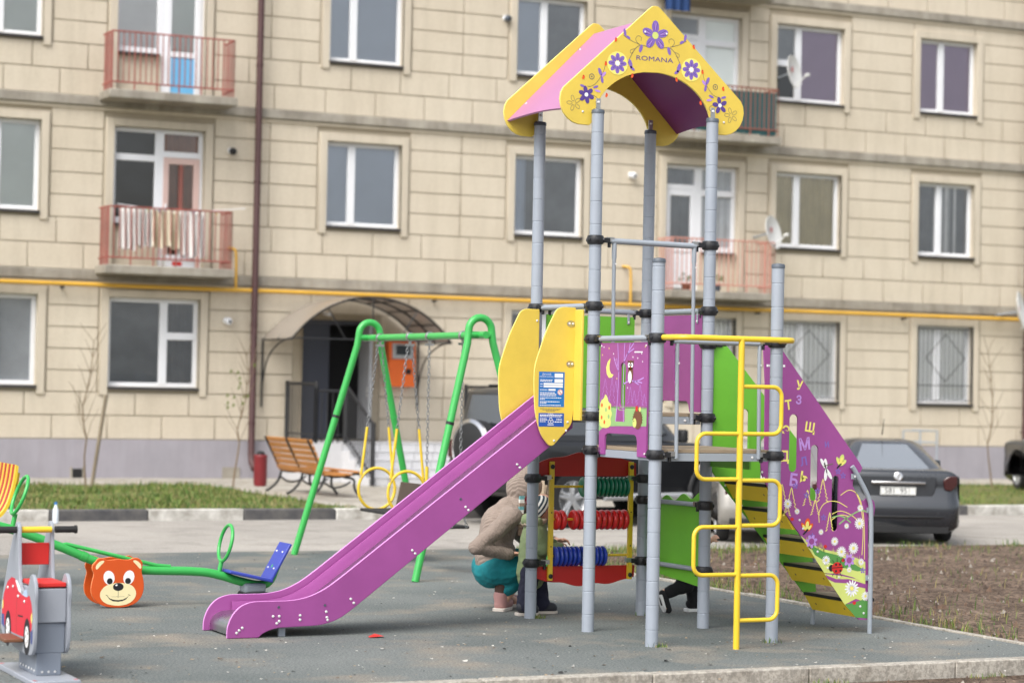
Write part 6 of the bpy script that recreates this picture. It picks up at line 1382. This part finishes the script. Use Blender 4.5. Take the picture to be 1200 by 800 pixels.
for (x, y, a) in ((6.70, 14.33, .75), (6.83, 14.55, .45)):
    def bt(b, m): limb(b, m, ((x - .004, y, .108), .05), ((x, y, .06), .047), ((x + .13 * cos(a), y + .13 * sin(a), .045), .038)); ell(b, (x, y, .045), (.05, .046, .045), m)
    o = blob('boot', wm, bt, M_pink, .006, 3, None, .008); b = MB(); b.lathe([(.046, .12), (.047, .15), (.044, .19), (.046, .23)], mat('brown sock', (84, 62, 54), .95, var=.25, bump=.3, bscale=60), (x, y, 0), None, 18); b.build('sock', wm); b = MB(); R_ = Matrix.Rotation(a, 3, 'Z')
    b.prism(Fr((x, y, .012), R_ @ V((1, 0, 0)), R_ @ V((0, 1, 0)), (0, 0, 1)), rounded([(-.055, -.048), (.10, -.044), (.17, -.02), (.17, .02), (.10, .044), (-.055, .048)], .025), .024, M_sole); b.build('sole', o, .004)
    b = MB()
    for k in range(3): b.tube([(x + .05 * cos(a) - .03 * sin(a), y + .05 * sin(a) + .03 * cos(a), .07 + k * .026), (x + .055 * cos(a), y + .055 * sin(a), .075 + k * .026), (x + .05 * cos(a) + .03 * sin(a), y + .05 * sin(a) - .03 * cos(a), .07 + k * .026)], .004, M_sole, 5)
    b.build('laces', o)
# toddler standing at the abacus
ch = thing('person', 'toddler in a green jacket and striped beanie standing at the abacus', 'person', (6.83, 14.06, 0))
CH = (6.875, 14.07, .735); CF = (1, -.1, -.18)
def cbody(b, m):
    limb(b, m, ((6.81, 14.07, .32), .075), ((6.82, 14.07, .44), .07), ((6.825, 14.07, .56), .07)); limb(b, m, ((6.83, 14.07, .60), .035), ((6.86, 14.07, .68), .032)); head(b, m, CH, CF, .82)
    limb(b, m, ((6.77, 14.03, .30), .055), ((6.755, 14.02, .17), .042), ((6.735, 14.02, .05), .03)); limb(b, m, ((6.86, 14.10, .30), .055), ((6.89, 14.10, .17), .042), ((6.90, 14.10, .05), .03))
    limb(b, m, ((6.81, 13.99, .57), .035), ((6.84, 13.955, .46), .03), ((6.965, 13.945, .462), .022)); hand(b, m, (6.97, 13.945, .463), (1, -.1, .1), (0, 0, 1), .62, .7)
    limb(b, m, ((6.83, 14.15, .57), .035), ((6.88, 14.17, .46), .03), ((6.985, 14.06, .48), .022)); hand(b, m, (6.99, 14.055, .48), (.9, -.4, .1), (0, 0, 1), .62, .7)
blob('body', ch, cbody, M_skin, .0045, 3); face_marks(ch, CH, CF, .82, M_iris)
def cj(b, m):
    limb(b, m, ((6.80, 14.07, .265), .10), ((6.81, 14.07, .40), .10), ((6.825, 14.07, .54), .095), ((6.835, 14.07, .60), .07)); limb(b, m, ((6.80, 13.985, .565), .055), ((6.825, 13.95, .46), .05), ((6.955, 13.945, .462), .036)); limb(b, m, ((6.84, 14.155, .565), .055), ((6.88, 14.175, .46), .05), ((6.97, 14.07, .478), .036)); limb(b, m, ((6.77, 14.07, .645), .05), ((6.80, 14.0, .63), .045))
blob('jacket', ch, cj, M_jack, .007, 4, None, .022)
b = MB(); b.tube([(6.825 + .07 * cos(a) - .01, 14.07 + .08 * sin(a), .635 + .012 * cos(a)) for a in [2 * pi * i / 20 for i in range(20)]], .02, M_fur, 8, True); b.build('fur_collar', ch)
def ct(b, m):
    limb(b, m, ((6.78, 14.03, .29), .075), ((6.75, 14.02, .17), .062), ((6.732, 14.02, .07), .055)); limb(b, m, ((6.85, 14.10, .29), .075), ((6.885, 14.10, .17), .062), ((6.90, 14.10, .07), .055))
blob('trousers', ch, ct, M_navy, .007, 4, None, .03)
for (x, y, a) in ((6.715, 14.02, -.1), (6.895, 14.10, -.05)):
    def sh(b, m): limb(b, m, ((x, y, .055), .042), ((x + .085, y + .085 * a, .04), .036))
    o = blob('shoe', ch, sh, M_shoe, .005, 3); b = MB(); b.prism(Fr((x, y, .01), (1, a, 0), (-a, 1, 0), (0, 0, 1)), rounded([(-.045, -.04), (.09, -.037), (.125, -.015), (.125, .015), (.09, .037), (-.045, .04)], .02), .02, M_sole); b.build('sole', o, .003)
b = MB(); ax = V((-.9, 0, .62)).normalized(); o_ = V(CH) + V((-.004, 0, -.012)); pr = [(.088, 0), (.092, .008), (.090, .022), (.088, .035), (.084, .047), (.076, .059), (.066, .070), (.052, .079), (.034, .086), (.01, .090)]
b.lathe(pr, M_hatw, o_, ax, 24, [M_hatd if i % 2 == 0 else M_hatw for i in range(len(pr) - 1)]); b.build('beanie', ch)
b = MB(); c_ = o_ + ax * .105
for i in range(130):
    d = V((random.gauss(0, 1), random.gauss(0, 1), random.gauss(0, 1))).normalized(); b.tube([c_ + d * .012, c_ + d * random.uniform(.034, .043)], [.006, .004], M_pom, 4)
b.build('pompom', ch)
# child running behind the low green panel
rn = thing('person', 'running child in black trousers, mostly hidden behind the low green panel', 'person', (7.92, 13.95, 0))
RH = (7.985, 13.93, .655); RF = (1, 0, -.25); ry = 13.93
def rbody(b, m):
    limb(b, m, ((7.87, ry, .37), .07), ((7.92, ry, .46), .065), ((7.955, ry, .53), .065)); limb(b, m, ((7.96, ry, .55), .034), ((7.975, ry, .61), .03)); head(b, m, RH, RF, .78)
    limb(b, m, ((7.87, ry - .05, .34), .052), ((7.915, ry - .06, .20), .042), ((7.735, ry - .06, .145), .028), ((7.75, ry - .06, .05), .026)); limb(b, m, ((7.93, ry + .05, .34), .052), ((8.03, ry + .05, .20), .042), ((8.02, ry + .05, .06), .028))
    limb(b, m, ((7.95, ry - .09, .53), .034), ((7.90, ry - .12, .44), .028), ((7.99, ry - .12, .42), .022)); hand(b, m, (7.995, ry - .12, .42), (1, 0, .1), (0, 0, 1), .62, .8)
    limb(b, m, ((7.97, ry + .09, .53), .034), ((8.03, ry + .06, .46), .028), ((8.105, ry - .04, .505), .021)); hand(b, m, (8.11, ry - .045, .508), (.75, -.2, .5), (-.5, -.6, .4), .62, .9)
blob('body', rn, rbody, M_skin, .0045, 3); face_marks(rn, RH, RF, .78, M_iris)
def rt(b, m):
    limb(b, m, ((7.87, ry - .05, .35), .075), ((7.915, ry - .06, .205), .056), ((7.76, ry - .06, .15), .042)); limb(b, m, ((7.92, ry + .05, .35), .075), ((8.03, ry + .05, .20), .05), ((8.022, ry + .05, .075), .04)); ell(b, (7.88, ry, .36), (.08, .095, .08), m)
blob('trousers', rn, rt, M_blkcl, .007, 4, None, .025)
def rj(b, m):
    limb(b, m, ((7.875, ry, .41), .09), ((7.92, ry, .48), .088), ((7.96, ry, .55), .07)); limb(b, m, ((7.95, ry - .09, .535), .05), ((7.90, ry - .12, .44), .043), ((7.98, ry - .12, .42), .034)); limb(b, m, ((7.97, ry + .09, .535), .05), ((8.03, ry + .06, .46), .043), ((8.08, ry - .01, .49), .03))
blob('jacket', rn, rj, mat('dark jacket', (44, 48, 62), .85, var=.15), .008, 4)
b = MB(); ell(b, V(RH) + V((-.014, 0, .018)), (.078, .068, .078), M_hair); b.build('hair', rn)
def rs1(b, m): limb(b, m, ((7.725, ry - .06, .135), .034), ((7.742, ry - .06, .08), .034), ((7.77, ry - .06, .03), .026))
def rs2(b, m): limb(b, m, ((8.012, ry + .05, .055), .038), ((8.09, ry + .05, .042), .032))
o = blob('shoe', rn, rs1, M_blkcl, .005, 3); b = MB(); b.prism(Fr((7.715, ry - .06, .085), V((.36, 0, -1)), (0, 1, 0), (-1, 0, -.36)), rounded([(-.055, -.032), (.045, -.032), (.075, -.01), (.075, .01), (.045, .032), (-.055, .032)], .015), .014, M_white); b.build('sole', o, .003)
o = blob('shoe', rn, rs2, M_blkcl, .005, 3); b = MB(); b.prism(Fr((8.01, ry + .05, .012), (1, 0, 0), (0, 1, 0), (0, 0, 1)), rounded([(-.042, -.036), (.085, -.034), (.118, -.012), (.118, .012), (.085, .034), (-.042, .036)], .018), .022, M_white); b.build('sole', o, .003)
